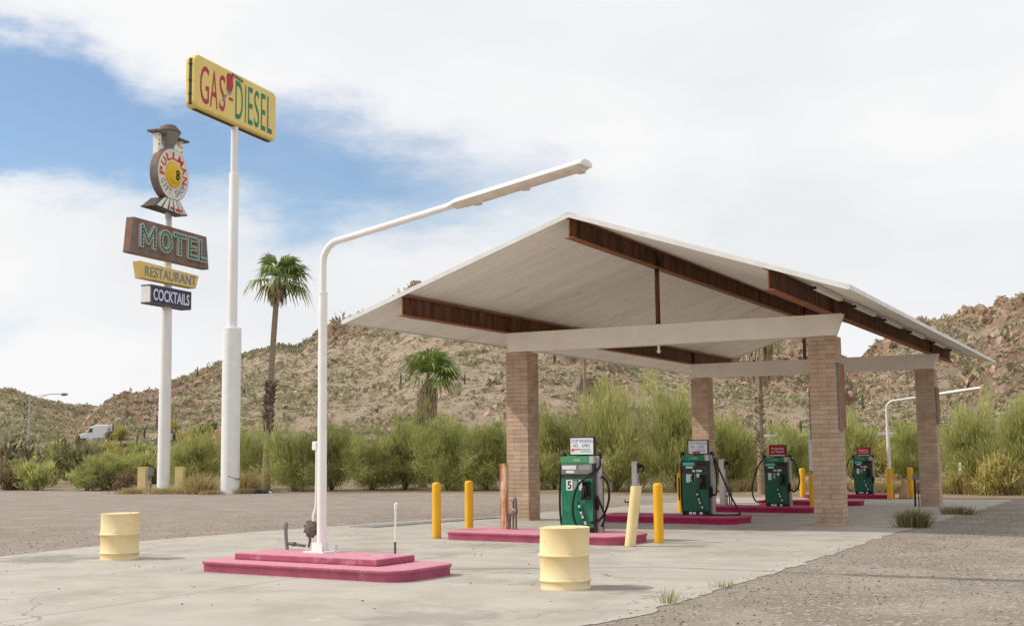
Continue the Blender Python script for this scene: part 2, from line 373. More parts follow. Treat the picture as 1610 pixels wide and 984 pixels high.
def terrain(x, y, info=False):
    f, s, r = polar(x, y)
    fs = np.where(f > 1, f, 1)
    u = np.where(f > 1, 805+FPX*_cp*s/fs, np.where(s > 0, 3000, -3000)); u = np.clip(u, -2500, 4000)
    z = gnd(x, y)
    lot = y < 21.3-.085*x
    des = sst(r, 60, 90)
    z = z+np.where(lot, 0, 1)*(.12*(fbm(x*.25, y*.25)-.5)*sst(y-(21.3-.085*x), 0, 4))
    z = z+sst(r, 95, 230)*.62
    rock = np.zeros_like(z)
    front = sst(f, 20, 60)
    hor = 492+FPX*math.tan(PITCH)+(u-805)*.012
    for k, (us, vs, rr, r0, amp) in enumerate(HILLS):
        e = (hor-np.interp(u, us, vs))/FPX*1.006
        out = np.clip(1-np.maximum(us[0]-u, u-us[-1])/400., 0, 1)
        H = np.maximum(1.7+e*rr, 0)*np.where((u < us[0]) | (u > us[-1]), out, 1)
        wob = 1+.16*(fbm(x*.012+9*k, y*.012, 3)-.5)
        t = (r*wob-r0)/(rr-r0)
        S = np.where(t < 0, 0, np.where(t < 1, np.clip(t, 0, 1)**(1.35 if k != 3 else .9), np.clip(1-.35*(t-1)**1.2*3, 0, 1)))
        zz = H*S*front; zb0 = gnd(x, y)*0-.29
        m = sst(H*S, 3, 12)*front
        big = fbm(x*.03+50*k, y*.03, 3); rk = sst(big+.32*np.clip(t, 0, 1.1)**2+(.35 if k == 3 else 0)+.06*(k == 2)-.13*sst(520-u, 0, 150), .56, .74)*m
        zz = zz+amp*rk*(3.4*sst(ridge(x*.1, y*.1, 4), .45, .85)-1.3+1.9*(ridge(x*.27, y*.27, 3)-.5))+m*(1.3*(fbm(x*.05, y*.05, 4)-.5)+.6*(ridge(x*.22, y*.22, 3)-.5))
        zz = zz+zb0; ok = (zz > z) & (m+sst(H*S*front, .02, 1) > 0); rock = np.where(ok, rk, rock); z = np.where(ok, zz, z)
    if info: return z, rock, lot, r, m
    return z
def tz(x, y): return float(terrain(np.array([float(x)]), np.array([float(y)]))[0])
azs = np.concatenate([np.linspace(-math.pi, R_(-33), 60, endpoint=False), np.linspace(R_(-33), R_(33), 1050), np.linspace(R_(33), math.pi, 60)[1:]])
rs = np.concatenate([[.5], np.geomspace(2, 58, 90), np.linspace(58, 110, 60)[1:], np.linspace(110, 400, 330)[1:], np.linspace(400, 640, 80)[1:], np.geomspace(640, 2500, 20)[1:]])
A, Rr = np.meshgrid(azs, rs)
X = CAM[0]+Rr*(np.cos(A)*GF[0]+np.sin(A)*GR[0]); Y = CAM[1]+Rr*(np.cos(A)*GF[1]+np.sin(A)*GR[1])
Z, RK, LOT, RD, _m = terrain(X.ravel(), Y.ravel(), True)
na, nr = len(azs), len(rs)
me = bpy.data.meshes.new('ground')
nv = na*nr
me.vertices.add(nv); me.vertices.foreach_set('co', np.stack([X.ravel(), Y.ravel(), Z], 1).ravel())
idx = np.arange(nv).reshape(nr, na)
q = np.stack([idx[:-1, :-1], idx[:-1, 1:], idx[1:, 1:], idx[1:, :-1]], -1).reshape(-1, 4)[:, ::-1]
me.loops.add(q.size); me.polygons.add(len(q))
me.loops.foreach_set('vertex_index', q.ravel().astype(np.int32)); me.polygons.foreach_set('loop_start', np.arange(0, q.size, 4, dtype=np.int32))
me.polygons.foreach_set('use_smooth', np.ones(len(q), bool))
at = me.attributes.new('rock', 'FLOAT', 'POINT'); at.data.foreach_set('value', RK.astype(np.float32))
at = me.attributes.new('hill', 'FLOAT', 'POINT'); at.data.foreach_set('value', sst(Z, 2, 10).astype(np.float32))
me.update(calc_edges=True); me.validate()
ground = bpy.data.objects.new('ground', me); COL.objects.link(ground); tag(ground, kind='structure')
def ground_mat():
    m = bpy.data.materials.new('ground'); m.use_nodes = True; N = m.node_tree.nodes; L = m.node_tree.links; b = N['Principled BSDF']
    tcn = N.new('ShaderNodeTexCoord'); P = tcn.outputs['Object']
    def noise(sc, det=5, rg=.6, vec=P):
        n = N.new('ShaderNodeTexNoise'); n.inputs['Scale'].default_value = sc; n.inputs['Detail'].default_value = det; n.inputs['Roughness'].default_value = rg; L.new(vec, n.inputs['Vector']); return n.outputs['Fac']
    def mr(s, a, c, d=0., e=1.):
        n = N.new('ShaderNodeMapRange'); L.new(s, n.inputs[0]); n.inputs[1].default_value = a; n.inputs[2].default_value = c; n.inputs[3].default_value = d; n.inputs[4].default_value = e; return n.outputs[0]
    def mix(f, a, c, bt='MIX'):
        n = N.new('ShaderNodeMix'); n.data_type = 'RGBA'; n.blend_type = bt; L.new(f, n.inputs[0])
        for i, qq in ((6, a), (7, c)):
            if isinstance(qq, tuple): n.inputs[i].default_value = qq+(1,)
            else: L.new(qq, n.inputs[i])
        return n.outputs[2]
    def mth(op, a, c=None):
        n = N.new('ShaderNodeMath'); n.operation = op
        for i, qq in enumerate((a, c)):
            if qq is None: continue
            if isinstance(qq, (int, float)): n.inputs[i].default_value = qq
            else: L.new(qq, n.inputs[i])
        return n.outputs[0]
    sx = N.new('ShaderNodeSeparateXYZ'); L.new(P, sx.inputs[0])
    # gravel of the lot
    vo = N.new('ShaderNodeTexVoronoi'); vo.inputs['Scale'].default_value = 22; L.new(P, vo.inputs['Vector'])
    vc = N.new('ShaderNodeSeparateColor'); L.new(vo.outputs['Color'], vc.inputs[0])
    grav = mix(mr(vc.outputs[0], .0, 1.), (.19, .155, .13), (.43, .37, .32))
    grav = mix(mr(noise(6, 6), .35, .65), grav, mix(mr(noise(45, 3), .3, .7), (.20, .165, .135), (.43, .375, .32)))
    grav = mix(mr(noise(.35, 5), .42, .62, 0, .5), grav, (.25, .205, .17)); grav = mix(mr(noise(.9, 7, .7), .52, .66, 0, .6), grav, (.44, .375, .31))
    right = mr(sx.outputs[0], 8.8, 10.2)
    asphr = mix(mr(noise(38, 4), .3, .7), (.14, .12, .10), (.38, .325, .27))
    asphr = mix(mr(noise(.7, 6), .44, .60, 0, .75), asphr, (.37, .31, .25))
    asphr = mix(mr(vc.outputs[1], .86, .93), asphr, (.42, .39, .35))
    grav = mix(right, grav, asphr)
    # desert soil beyond the lot
    e = mth('ADD', sx.outputs[1], mth('MULTIPLY', sx.outputs[0], .085))
    e = mth('ADD', e, mth('MULTIPLY', noise(.5, 4), 2.2))
    soil = mix(mr(noise(.6, 6), .35, .65), (.33, .24, .165), (.24, .18, .115))
    soil = mix(mr(noise(5, 5), .52, .7), soil, (.15, .12, .075))
    near = mix(mr(e, 22.0, 22.8), grav, soil)
    # hillside
    ah = N.new('ShaderNodeAttribute'); ah.attribute_name = 'hill'; ar = N.new('ShaderNodeAttribute'); ar.attribute_name = 'rock'
    hs = mix(mr(noise(.09, 7), .36, .64), (.50, .385, .30), (.40, .295, .22))
    hs = mix(mr(noise(.9, 6, .7), .48, .68), hs, (.57, .46, .365))
    hs = mix(mr(noise(.55, 6, .7), .47, .60, 0, .75), hs, (.28, .25, .155))
    rk = mix(mr(noise(.5, 7, .7), .36, .64), (.33, .20, .135), (.20, .115, .075))
    rk = mix(mr(noise(1.6, 5, .7), .55, .72, 0, .8), rk, (.42, .30, .215))
    geo = N.new('ShaderNodeNewGeometry'); gs = N.new('ShaderNodeSeparateXYZ'); L.new(geo.outputs['Normal'], gs.inputs[0])
    steep = mr(gs.outputs[2], .82, .6)
    rf = mth('MAXIMUM', mth('MULTIPLY', ar.outputs['Fac'], mr(noise(.2, 5), .35, .6)), mth('MULTIPLY', steep, .9))
    hill = mix(rf, hs, rk)
    L.new(mix(ah.outputs['Fac'], near, hill), b.inputs['Base Color'])
    b.inputs['Roughness'].default_value = .95; b.inputs['Specular IOR Level'].default_value = .15
    bp = N.new('ShaderNodeBump'); bp.inputs['Strength'].default_value = .55; bp.inputs['Distance'].default_value = .03
    L.new(mth('ADD', vo.outputs['Distance'], noise(60, 3)), bp.inputs['Height'])
    bh = N.new('ShaderNodeBump'); bh.inputs['Strength'].default_value = .9; bh.inputs['Distance'].default_value = 1.1
    L.new(mth('MULTIPLY', noise(.9, 9, .75), ah.outputs['Fac']), bh.inputs['Height']); L.new(bp.outputs[0], bh.inputs['Normal'])
    L.new(bh.outputs[0], b.inputs['Normal'])
    return m
ground.data.materials.append(ground_mat())

# ------------------------------------------------------------------ helpers for placing by bearing and distance
def at(u, r):
    d = F2*FPX+R3*(u-805); d = d[:2]/np.linalg.norm(d[:2]); return CAM[0]+d[0]*r, CAM[1]+d[1]*r
def pxm(r): return FPX/r

# concrete forecourt, a sheet just above the gravel
def conc_mat():
    m = pbr('concrete', (.46, .425, .375), (.40, .365, .315), 1.1, .8, bump=.12, bscale=90,
            spots=[((.34, .305, .26), .55, .52, .70), ((.20, .18, .155), 1.5, .66, .78), ((.17, .155, .135), 6, .70, .78), ((.53, .495, .44), 3, .60, .75)])
    N = m.node_tree.nodes; L = m.node_tree.links; b = N['Principled BSDF']
    src = b.inputs['Base Color'].links[0].from_socket
    tcn = N.new('ShaderNodeTexCoord'); sx = N.new('ShaderNodeSeparateXYZ')
    nz_ = N.new('ShaderNodeTexNoise'); nz_.inputs['Scale'].default_value = 6; L.new(tcn.outputs['Object'], nz_.inputs['Vector'])
    va = N.new('ShaderNodeVectorMath'); va.operation = 'MULTIPLY_ADD'; va.inputs[1].default_value = (.03, .03, 0); L.new(nz_.outputs['Color'], va.inputs[0]); L.new(tcn.outputs['Object'], va.inputs[2])
    L.new(va.outputs[0], sx.inputs[0])
    def mth(op, a, c=None):
        n = N.new('ShaderNodeMath'); n.operation = op
        for i, qq in enumerate((a, c)):
            if qq is None: continue
            if isinstance(qq, (int, float)): n.inputs[i].default_value = qq
            else: L.new(qq, n.inputs[i])
        return n.outputs[0]
    cur = None
    for ax, pos in ((0, 4.07), (1, -11.9), (1, -3.2), (1, 4.4), (1, 11.0)):
        d = mth('LESS_THAN', mth('ABSOLUTE', mth('SUBTRACT', sx.outputs[ax], pos)), .014)
        cur = d if cur is None else mth('MAXIMUM', cur, d)
    # hairline cracks
    vo = N.new('ShaderNodeTexVoronoi'); vo.feature = 'DISTANCE_TO_EDGE'; vo.inputs['Scale'].default_value = .22
    wn_ = N.new('ShaderNodeTexNoise'); wn_.inputs['Scale'].default_value = 1.5; wn_.inputs['Detail'].default_value = 6; L.new(tcn.outputs['Object'], wn_.inputs['Vector'])
    vb = N.new('ShaderNodeVectorMath'); vb.operation = 'MULTIPLY_ADD'; vb.inputs[1].default_value = (.9, .9, 0); L.new(wn_.outputs['Color'], vb.inputs[0]); L.new(tcn.outputs['Object'], vb.inputs[2])
    L.new(vb.outputs[0], vo.inputs['Vector'])
    ck = mth('MULTIPLY', mth('LESS_THAN', vo.outputs['Distance'], .0016), .55)
    cur = mth('MAXIMUM', mth('MULTIPLY', cur, .6), ck)
    wn2 = N.new('ShaderNodeTexNoise'); wn2.inputs['Scale'].default_value = 2.6; wn2.inputs['Detail'].default_value = 7; wn2.inputs['Roughness'].default_value = .68; L.new(tcn.outputs['Object'], wn2.inputs['Vector'])
    st = None
    for px_, py_, rr_, k_ in ((-1.5, -12.6, .9, .5), (-.6, -11.7, .6, .4), (8.3, -13.2, .55, .5), (7.2, -12.9, .5, .35), (5.6, -8.2, 1.1, .3), (3.6, -7.6, .8, .3), (4.6, -4.7, 1.0, .45), (3.2, -2.6, 1.3, .4), (6.6, -1.6, 1.2, .35), (4.5, 2.4, 1.2, .45), (4.3, 4.8, 1.0, .4), (8.2, -7.6, 1.1, .25), (2.2, -9.6, 1.0, .25), (5.0, 10.0, 1.2, .4), (7.6, -16.2, .8, .35)):
        vd = N.new('ShaderNodeVectorMath'); vd.operation = 'DISTANCE'; vd.inputs[1].default_value = (px_, py_, 0)
        vm = N.new('ShaderNodeVectorMath'); vm.operation = 'MULTIPLY'; vm.inputs[1].default_value = (1, 1, 0); L.new(tcn.outputs['Object'], vm.inputs[0]); L.new(vm.outputs[0], vd.inputs[0])
        q_ = mth('ADD', mth('DIVIDE', vd.outputs['Value'], rr_), mth('MULTIPLY', mth('SUBTRACT', wn2.outputs['Fac'], .5), 3.2))
        mr_ = N.new('ShaderNodeMapRange'); mr_.inputs[1].default_value = .95; mr_.inputs[2].default_value = .45; mr_.inputs[3].default_value = 0; mr_.inputs[4].default_value = k_; L.new(q_, mr_.inputs[0])
        st = mr_.outputs[0] if st is None else mth('MAXIMUM', st, mr_.outputs[0])
    sm_ = N.new('ShaderNodeMix'); sm_.data_type = 'RGBA'; L.new(st, sm_.inputs[0]); L.new(src, sm_.inputs[6]); sm_.inputs[7].default_value = (.13, .115, .10, 1); src = sm_.outputs[2]
    n = N.new('ShaderNodeMix'); n.data_type = 'RGBA'; L.new(cur, n.inputs[0]); L.new(src, n.inputs[6]); n.inputs[7].default_value = (.10, .09, .08, 1)
    L.new(n.outputs[2], b.inputs['Base Color'])
    return m
def xl(y): return float(np.interp(y, [-60, -20, -12.5, -10.9, -8.8, -6.3, -4.1, -2.9, -2.1, 0, 1.8, 5, 9, 14, 17, 21.2], [-2, -2, -2.55, -2.8, -3.1, -2.85, -2.6, -2.35, -2.2, -1.9, -1.3, -1.45, -1.3, -1.2, -1.0, -1.0]))
ys = np.concatenate([np.arange(-60, -20, 2.), np.arange(-20, 20.01, .1)])
V = []; Fq = []
nx = 24
for j, y in enumerate(ys):
    a = xl(y)+.12*(vnoise(np.array([y*1.7]), np.array([3.3]))[0]-.5)
    b_ = 9.42+.30*(fbm(np.array([y*1.3]), np.array([8.]), 3)[0]-.5)+.14*(fbm(np.array([y*6.]), np.array([2.]), 3)[0]-.5)
    if y < -14.6: b_ += .10*max(y+14.6, -2.5)*(.5+.9*vnoise(np.array([y*2.2]), np.array([1.]))[0])
    for i in range(nx+1):
        x = a+(b_-a)*i/nx; V.append((x, y, float(gnd(np.array(x), np.array(y)))+.006))
for j in range(len(ys)-1):
    for i in range(nx): Fq.append((j*(nx+1)+i, j*(nx+1)+i+1, (j+1)*(nx+1)+i+1, (j+1)*(nx+1)+i))
pad = MB().add(V, Fq).build('concrete_forecourt', conc_mat(), smooth=60); tag(pad, kind='structure')
def gz(x, y): return float(gnd(np.array(float(x)), np.array(float(y))))+.006

# ------------------------------------------------------------------ canopy
L_, w_, d_, D_, Hc, hb, ht = 7.3666, .5775, .6155, 13.6633, 4.0246, .4704, .16
xi1, xr, xi3, yf, yb, zbr, hI = .011, 3.8907, 7.836, -4.6972, 18.3336, 5.8032, .4282
rxl, rxr, ryf, ryb, rzl, rza = -1.4954, 9.262, -4.7075, 18.3359, 4.4857, 6.2974
zt = Hc+hb
can = thing('gas_station_canopy', 'gabled white metal fuel canopy on four tan brick columns with rusty beams', 'canopy', (0, 0, 0))
for (cx, cy) in ((0, 0), (L_, 0), (0, D_), (L_, D_)):
    z0 = gz(cx, cy)-.03; nc = 41; ch = (Hc-z0)/nc
    mb = MB(); g = .007
    mb.bx(cx+.012, cx+w_-.012, cy+.012, cy+d_-.012, z0, Hc-.004, 1)
    for c in range(nc):
        a = z0+c*ch+g/2; b = z0+(c+1)*ch-g/2
        s = .195 if c % 2 else .385
        jit = lambda: random.uniform(-.003, .003)
        for (y0, y1) in ((cy, cy+.1), (cy+d_-.1, cy+d_)):
            k = jit()
            mb.bx(cx+k, cx+s-g/2, y0+k, y1+k, a, b); k = jit(); mb.bx(cx+s+g/2, cx+w_+k, y0+k, y1+k, a, b)
        t = cy+.1+g; e = cy+d_-.1-g; sp = t+(e-t)*(.66 if c % 2 else .34)
        for (x0, x1) in ((cx, cx+.1), (cx+w_-.1, cx+w_)):
            k = jit()
            mb.bx(x0+k, x1+k, t, sp-g/2, a, b); k = jit(); mb.bx(x0+k, x1+k, sp+g/2, e, a, b)
    mb.build('brick_column', [brick, mortar], can)
for cy in (0, D_):
    mb = MB()
    y0, y1 = cy+.003, cy+.34
    poly = [(.1, Hc+.003), (L_+w_-.02, Hc+.003), (L_+w_+ht, zt), (-ht+.12, zt)]
    mb.prism(poly, y0, y1)
    mb.build('cross_beam', beige, can, bevel=.008)
def ibeam(x, z0, y0, y1, name='roof_beam'):
    mb = MB(); fw, ft = .2, .022
    mb.bx(x-.009, x+.009, y0, y1, z0+ft, z0+hI-ft)
    mb.bx(x-fw/2, x+fw/2, y0-.002, y1+.002, z0+.003, z0+ft, 1)
    mb.bx(x-fw/2, x+fw/2, y0-.002, y1+.002, z0+hI-ft, z0+hI-.003, 1)
    mb.bx(x-.0095, x+.0095, y0-.004, y0+.012, z0+ft, z0+hI-ft, 1)
    for yy in (.17, D_+.17): mb.bx(x-fw/2+.01, x+fw/2-.01, yy-.008, yy+.008, z0+ft, z0+hI-ft)
    return mb.build(name, [rust, rustedge], can)
ibeam(xi1, zt, yf, yb); ibeam(xi3, zt, yf, yb); ibeam(xr, zbr, yf, yb-.1)
for cy in (.17, D_+.17):
    mb = MB(); mb.lathe([(.055, zt+.012), (.055, zbr)], (xr, cy, 0), 14); mb.bx(xr-.13, xr+.13, cy-.13, cy+.13, zt+.001, zt+.013)
    mb.build('king_post', rust, can, smooth=40)
# roof decks: trapezoidal ribs running down the slope
def roofdeck(xe):
    mb = MB(); per = .3; V = []; prof = []
    y = ryf+.01
    while y < ryb-.01:
        for dy, dz in ((0, -.03), (.225, -.03), (.24, 0), (.285, 0)): prof.append((min(y+dy, ryb-.01), dz))
        y += per
    n = len(prof); off = -.016
    rows = []
    for t in (0, .25, .5, .75, 1):
        x = xr+(xe-xr)*t; z = rza+(rzl-rza)*t
        rows.append([(x, py, z+off+dz) for py, dz in prof])
    for r in rows: V += r
    F = []
    for j in range(4):
        for i in range(n-1): F.append((j*n+i, j*n+i+1, (j+1)*n+i+1, (j+1)*n+i))
    mb.add(V, F, 0)
    V2 = [(a, b, c+.022) for a, b, c in V]
    mb.add(V2, [tuple(reversed(q)) for q in F], 1)
    return mb.build('roof_panel', [deck, trim], can)
roofdeck(rxl); roofdeck(rxr)
mb = MB(); t_ = .1
for xe in (rxl, rxr):
    for y0, y1 in ((ryf-.012, ryf+.008), (ryb-.008, ryb+.012)):
        a, b = (xr, xe)
        p = [(a, rza-.085), (b, rzl-.085), (b, rzl+.012), (a, rza+.012)]
        MB().prism(p, y0, y1).build('gable_trim', trim, can)
for xe, sg in ((rxl, -1), (rxr, 1)):
    mb = MB(); mb.bx(min(xe, xe+sg*.025), max(xe, xe+sg*.025), ryf-.012, ryb+.012, rzl-.075, rzl+.01)
    mb.build('eave_trim', trim, can)
mb = MB()
for sg in (-1, 1):
    sl_ = (rza-rzl)/((xr-rxl) if sg < 0 else (rxr-xr))
    mb.hexa([(xr, ryf-.015, rza+.014), (xr+sg*.16, ryf-.015, rza+.014-.16*sl_), (xr+sg*.16, ryb+.015, rza+.014-.16*sl_), (xr, ryb+.015, rza+.014),
             (xr, ryf-.015, rza+.022), (xr+sg*.16, ryf-.015, rza+.022-.16*sl_), (xr+sg*.16, ryb+.015, rza+.022-.16*sl_), (xr, ryb+.015, rza+.022)])
mb.build('ridge_cap', trim, can)
# conduit pipe with elbow along the left rusty beam
mb = MB(); mb.tube([(xi1-.28, yf+.55, zt+.16), (xi1-.30, yf+.5, zt+.10), (xi1-.28, yf+.75, zt+.06), (xi1-.14, yf+2.4, zt+.05), (xi1-.12, yf+5, zt+.05)], .03, 8)
mb.build('conduit', rustedge, can, smooth=50)
# fluorescent strip fixtures under the right slope and small bulb sockets
def slope_z(x): return rza+(rzl-rza)*abs(x-xr)/((rxr-xr) if x > xr else (xr-rxl))
for y0 in (-3.4, .2, 3.6, 7.2, 11.2, 14.6):
    x = xi3+.5; z = slope_z(x)-.125
    mb = MB(); mb.bx(x-.035, x+.035, y0, y0+2.4, z, z+.035)
    f = mb.build('strip_light', deck, can)
    for dx in (-.03, .03): MB().tube([(x+dx, y0+.08, z-.03), (x+dx, y0+2.32, z-.03)], .018, 8).build('light_tube', lampwhite, f, smooth=50)
    for dy in (0, 2.37): MB().bx(x-.05, x+.05, y0-.02+dy, y0+.05+dy, z-.055, z-.002).build('lamp_holder', black, f)
mb = MB(); mb.lathe([(.03, Hc-.0), (.03, Hc-.05), (.022, Hc-.08), (.045, Hc-.13), (.04, Hc-.17), (.012, Hc-.19)], (xr, .17, 0), 12); mb.build('light_bulb', lampwhite, can, smooth=50)
# rusty boards fixed to the outer side of the right columns
for (cx, cy, z0, z1) in ((L_+w_, .08, 2.05, 3.42), (L_+w_, D_+.08, 2.35, 3.42)):
    mb = MB(); mb.bx(cx+.006, cx+.045, cy, cy+.42, z0, z1); bo = mb.build('wall_board', boardo, can, bevel=.004)
    m2 = MB()
    for a in ((cy-.03, cy+.0, z0-.03, z1+.03), (cy+.42, cy+.45, z0-.03, z1+.03)): m2.bx(cx+.004, cx+.06, a[0], a[1], a[2], a[3])
    m2.bx(cx+.005, cx+.059, cy, cy+.42, z0-.03, z0); m2.bx(cx+.005, cx+.059, cy, cy+.42, z1, z1+.03); m2.build('board_frame', steel, bo)

# ------------------------------------------------------------------ kerb islands
def rrect(x0, x1, y0, y1, r, n=6):
    P = []
    for cx, cy, a0 in ((x1-r, y0+r, -90), (x1-r, y1-r, 0), (x0+r, y1-r, 90), (x0+r, y0+r, 180)):
        for i in range(n+1):
            a = R_(a0+90*i/n); P.append((cx+r*math.cos(a), cy+r*math.sin(a)))
    return P
def loft(mb, levels):     # levels: list of (poly, z)
    n = len(levels[0][0]); V = [(x, y, z) for P, z in levels for x, y in P]; F = []
    for j in range(len(levels)-1):
        for i in range(n): F.append((j*n+i, j*n+(i+1) % n, (j+1)*n+(i+1) % n, (j+1)*n+i))
    F.append(tuple((len(levels)-1)*n+i for i in range(n)))
    mb.add(V, F)
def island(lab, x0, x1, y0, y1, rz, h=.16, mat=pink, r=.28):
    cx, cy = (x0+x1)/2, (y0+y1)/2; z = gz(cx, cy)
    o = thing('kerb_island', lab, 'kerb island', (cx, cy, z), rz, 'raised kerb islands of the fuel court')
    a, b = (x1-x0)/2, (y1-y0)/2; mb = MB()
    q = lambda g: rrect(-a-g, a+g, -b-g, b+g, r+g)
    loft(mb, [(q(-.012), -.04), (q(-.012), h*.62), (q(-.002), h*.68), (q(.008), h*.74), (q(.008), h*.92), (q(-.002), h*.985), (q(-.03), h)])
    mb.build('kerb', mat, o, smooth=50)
    return o, z+h
HI = .15
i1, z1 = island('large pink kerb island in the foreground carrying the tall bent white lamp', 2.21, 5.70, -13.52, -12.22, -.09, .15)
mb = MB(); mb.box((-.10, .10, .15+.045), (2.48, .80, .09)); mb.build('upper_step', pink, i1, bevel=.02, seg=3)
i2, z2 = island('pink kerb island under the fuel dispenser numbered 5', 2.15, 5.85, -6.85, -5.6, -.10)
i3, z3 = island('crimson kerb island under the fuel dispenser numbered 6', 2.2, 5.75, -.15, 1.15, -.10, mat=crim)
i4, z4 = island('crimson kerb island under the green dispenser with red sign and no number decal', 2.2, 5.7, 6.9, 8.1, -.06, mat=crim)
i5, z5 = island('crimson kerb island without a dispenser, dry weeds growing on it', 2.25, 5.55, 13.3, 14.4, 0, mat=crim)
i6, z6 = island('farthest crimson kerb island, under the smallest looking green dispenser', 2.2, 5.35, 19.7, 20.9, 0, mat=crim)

# ------------------------------------------------------------------ fuel dispensers
def spline(pts, n=10):
    P = [np.array(p, float) for p in pts]; P = [2*P[0]-P[1]]+P+[2*P[-1]-P[-2]]; out = []
    for i in range(1, len(P)-2):
        for k in range(n):
            t = k/n; a, b, c, d = P[i-1], P[i], P[i+1], P[i+2]
            out.append(tuple(.5*((2*b)+(-a+c)*t+(2*a-5*b+4*c-d)*t*t+(-a+3*b-3*c+d)*t**3)))
    out.append(tuple(P[-2])); return out
def dispenser(lab, x, y, z, gm, num, sign, hoses, lightside=False):
    o = thing('fuel_dispenser', lab, 'fuel dispenser', (x, y, z), 0, 'green fuel dispensers')
    w, d, h = .63, .46, 1.36; a, b = w/2, d/2
    mb = MB(); mb.bx(-a+.015, a-.015, -b+.015, b-.015, 0, .11)
    bs = mb.build('base', black, o)
    m2 = MB()
    for q in (-.17, -.08, .08): m2.bx(q, q+.07, -b+.011, -b+.014, .03, .085)
    m2.build('base_decal', paper, bs)
    mb = MB(); mb.bx(-a+.004, a-.006, -b+.012, b-.012, .11, 1.24); mb.build('cabinet', dark, o)
    mb = MB(); mb.bx(-a, a-.02, -b, -b+.011, .11, .965)
    fp = mb.build('front_panel', gm, o, bevel=.004)
    mb = MB(); mb.bx(-a, a-.02, b-.011, b, .11, .965); mb.build('rear_panel', gm, o, bevel=.004)
    mb = MB(); mb.bx(-a+.005, a-.02, -b-.002, -b+.01, 1.045, 1.225); hd = mb.build('display_panel', grey if lightside else dark, o, bevel=.004)
    m2 = MB(); m2.bx(-a+.03, -a+.30, -b-.005, -b-.002, 1.13, 1.20); m2.build('price_card', paper if lightside else cyan, hd)
    m2 = MB(); m2.bx(a-.27, a-.05, -b-.005, -b-.002, 1.12, 1.205); m2.build('meter_window', inkg if lightside else black, hd)
    m2 = MB(); m2.bx(-a+.1, -a+.26, -b-.005, -b-.002, 1.065, 1.11); m2.build('sticker', paper, hd)
    if not lightside:
        m2 = MB(); m2.bx(-.07, -.0, -b+.004, -b+.01, .985, 1.03); m2.bx(.03, .16, -b+.004, -b+.01, .985, 1.03); m2.build('window_sticker', paper, o)
    mb = MB(); mb.bx(-a, a-.075, -b-.006, b+.006, 1.235, h); cp = mb.build('top_cap', gcap if lightside else green, o, bevel=.006)
    m2 = MB(); text(m2, 'DIESEL' if lightside else 'FUEL', -.06, .08, 1.28, 1.31, -b-.007, .003, .01); m2.build('cap_lettering', paper, cp)
    mb = MB(); mb.bx(a-.075, a+.006, -b-.006, b+.006, 1.235, h-.003); mb.build('cap_end', silver, o, bevel=.004)
    # side mast on the right with hose swivel
    mb = MB(); mb.bx(a-.005, a+.055, -.10, .05, 0, h-.0); mb.build('hose_mast', silver, o, bevel=.006)
    mb = MB(); mb.bx(a-.006, a+.004, -b+.01, -.11, .03, 1.225); mb.bx(a-.006, a+.004, .06, b-.01, .03, 1.225); mb.build('side_panel', dark, o)
    mb = MB(); mb.bx(-a-.05, -a+.004, -.08, .06, .2, h-.02); mb.build('left_mast', dark, o, bevel=.006)
    for sx in (-1, 1):
        mb = MB(); mb.lathe([(.02, -.05), (.05, -.045), (.06, -.01), (.05, .03), (.02, .045)], (sx*(a+.035), -.02, h+.02), 12, axis='x'); mb.bx(sx*(a+.035)-.04, sx*(a+.035)+.04, -.06, .02, h-.05, h+.01)
        mb.build('hose_swivel', black, o, smooth=40)
    # decals
    mb = MB(); mb.bx(-a+.1, -a+.225, -b-.003, -b-.0005, .76, .945) if num == '5' else mb.bx(-a+.1, -a+.19, -b-.003, -b-.0005, .75, .93)
    mb.build('white_decal', paper, fp)
    if num:
        if num == '5':
            m2 = MB(); text(m2, '5', -a+.125, -a+.2, .785, .925, -b-.003, .003, .02)
        else:
            m2 = MB(); m2.bx(-a+.2, -a+.29, -b-.003, -b-.0005, .78, .93, 1); text(m2, '6', -a+.212, -a+.275, .795, .92, -b-.003, .003, .03)
        m2.build('number', [inkk, paper], fp)
    mb = MB(); mb.bx(-a+.24, -a+.31, -b-.003, -b-.0005, .78, .93); mb.build('grey_decal', inkg, fp)
    mb = MB(); mb.bx(a-.28, a-.21, -b-.003, -b-.0005, .76 if num == '5' else .86, .945); mb.build('small_decal', paper, fp)
    # nozzle boot and nozzle
    mb = MB(); x0, x1 = a-.2, a-.055
    mb.bx(x0, x1, -b-.05, -b-.0, .60, .66); mb.bx(x0, x0+.012, -b-.05, -b-.001, .66, .9); mb.bx(x1-.012, x1, -b-.05, -b-.001, .66, .9); mb.bx(x0+.012, x1-.012, -b-.004, -b-.001, .66, .9); mb.bx(x0, x1, -b-.055, -b-.001, .9, .925)
    mb.build('nozzle_boot', black, o, bevel=.004)
    mb = MB(); xn = a-.14
    mb.tube([(xn+.03, -b-.02, .64), (xn+.01, -b-.035, .74), (xn-.01, -b-.05, .82)], [.012, .016, .03], 8)
    mb.tube([(xn-.01, -b-.05, .84), (xn-.05, -b-.065, .74), (xn-.07, -b-.07, .60)], [.034, .03, .022], 10)
    mb.tube([(xn-.02, -b-.09, .80), (xn+.0, -b-.10, .70), (xn-.045, -b-.085, .62)], .008, 6)
    nzz = mb.build('nozzle', dark, o, smooth=50)
    m2 = MB(); pts = [(-a+.36, -b-.07, .57), (-a+.385, -b-.06, .44), (-a+.43, -b-.05, .30), (-a+.5, -b-.04, .14)]
    sp_ = spline(pts, 6); m2.tube(sp_, .016, 8); m2.build('whip_hose', black, nzz, smooth=50)
    m2 = MB()
    for k in (3, 8, 11, 15): m2.tube(sp_[k:k+3], .0185, 8)
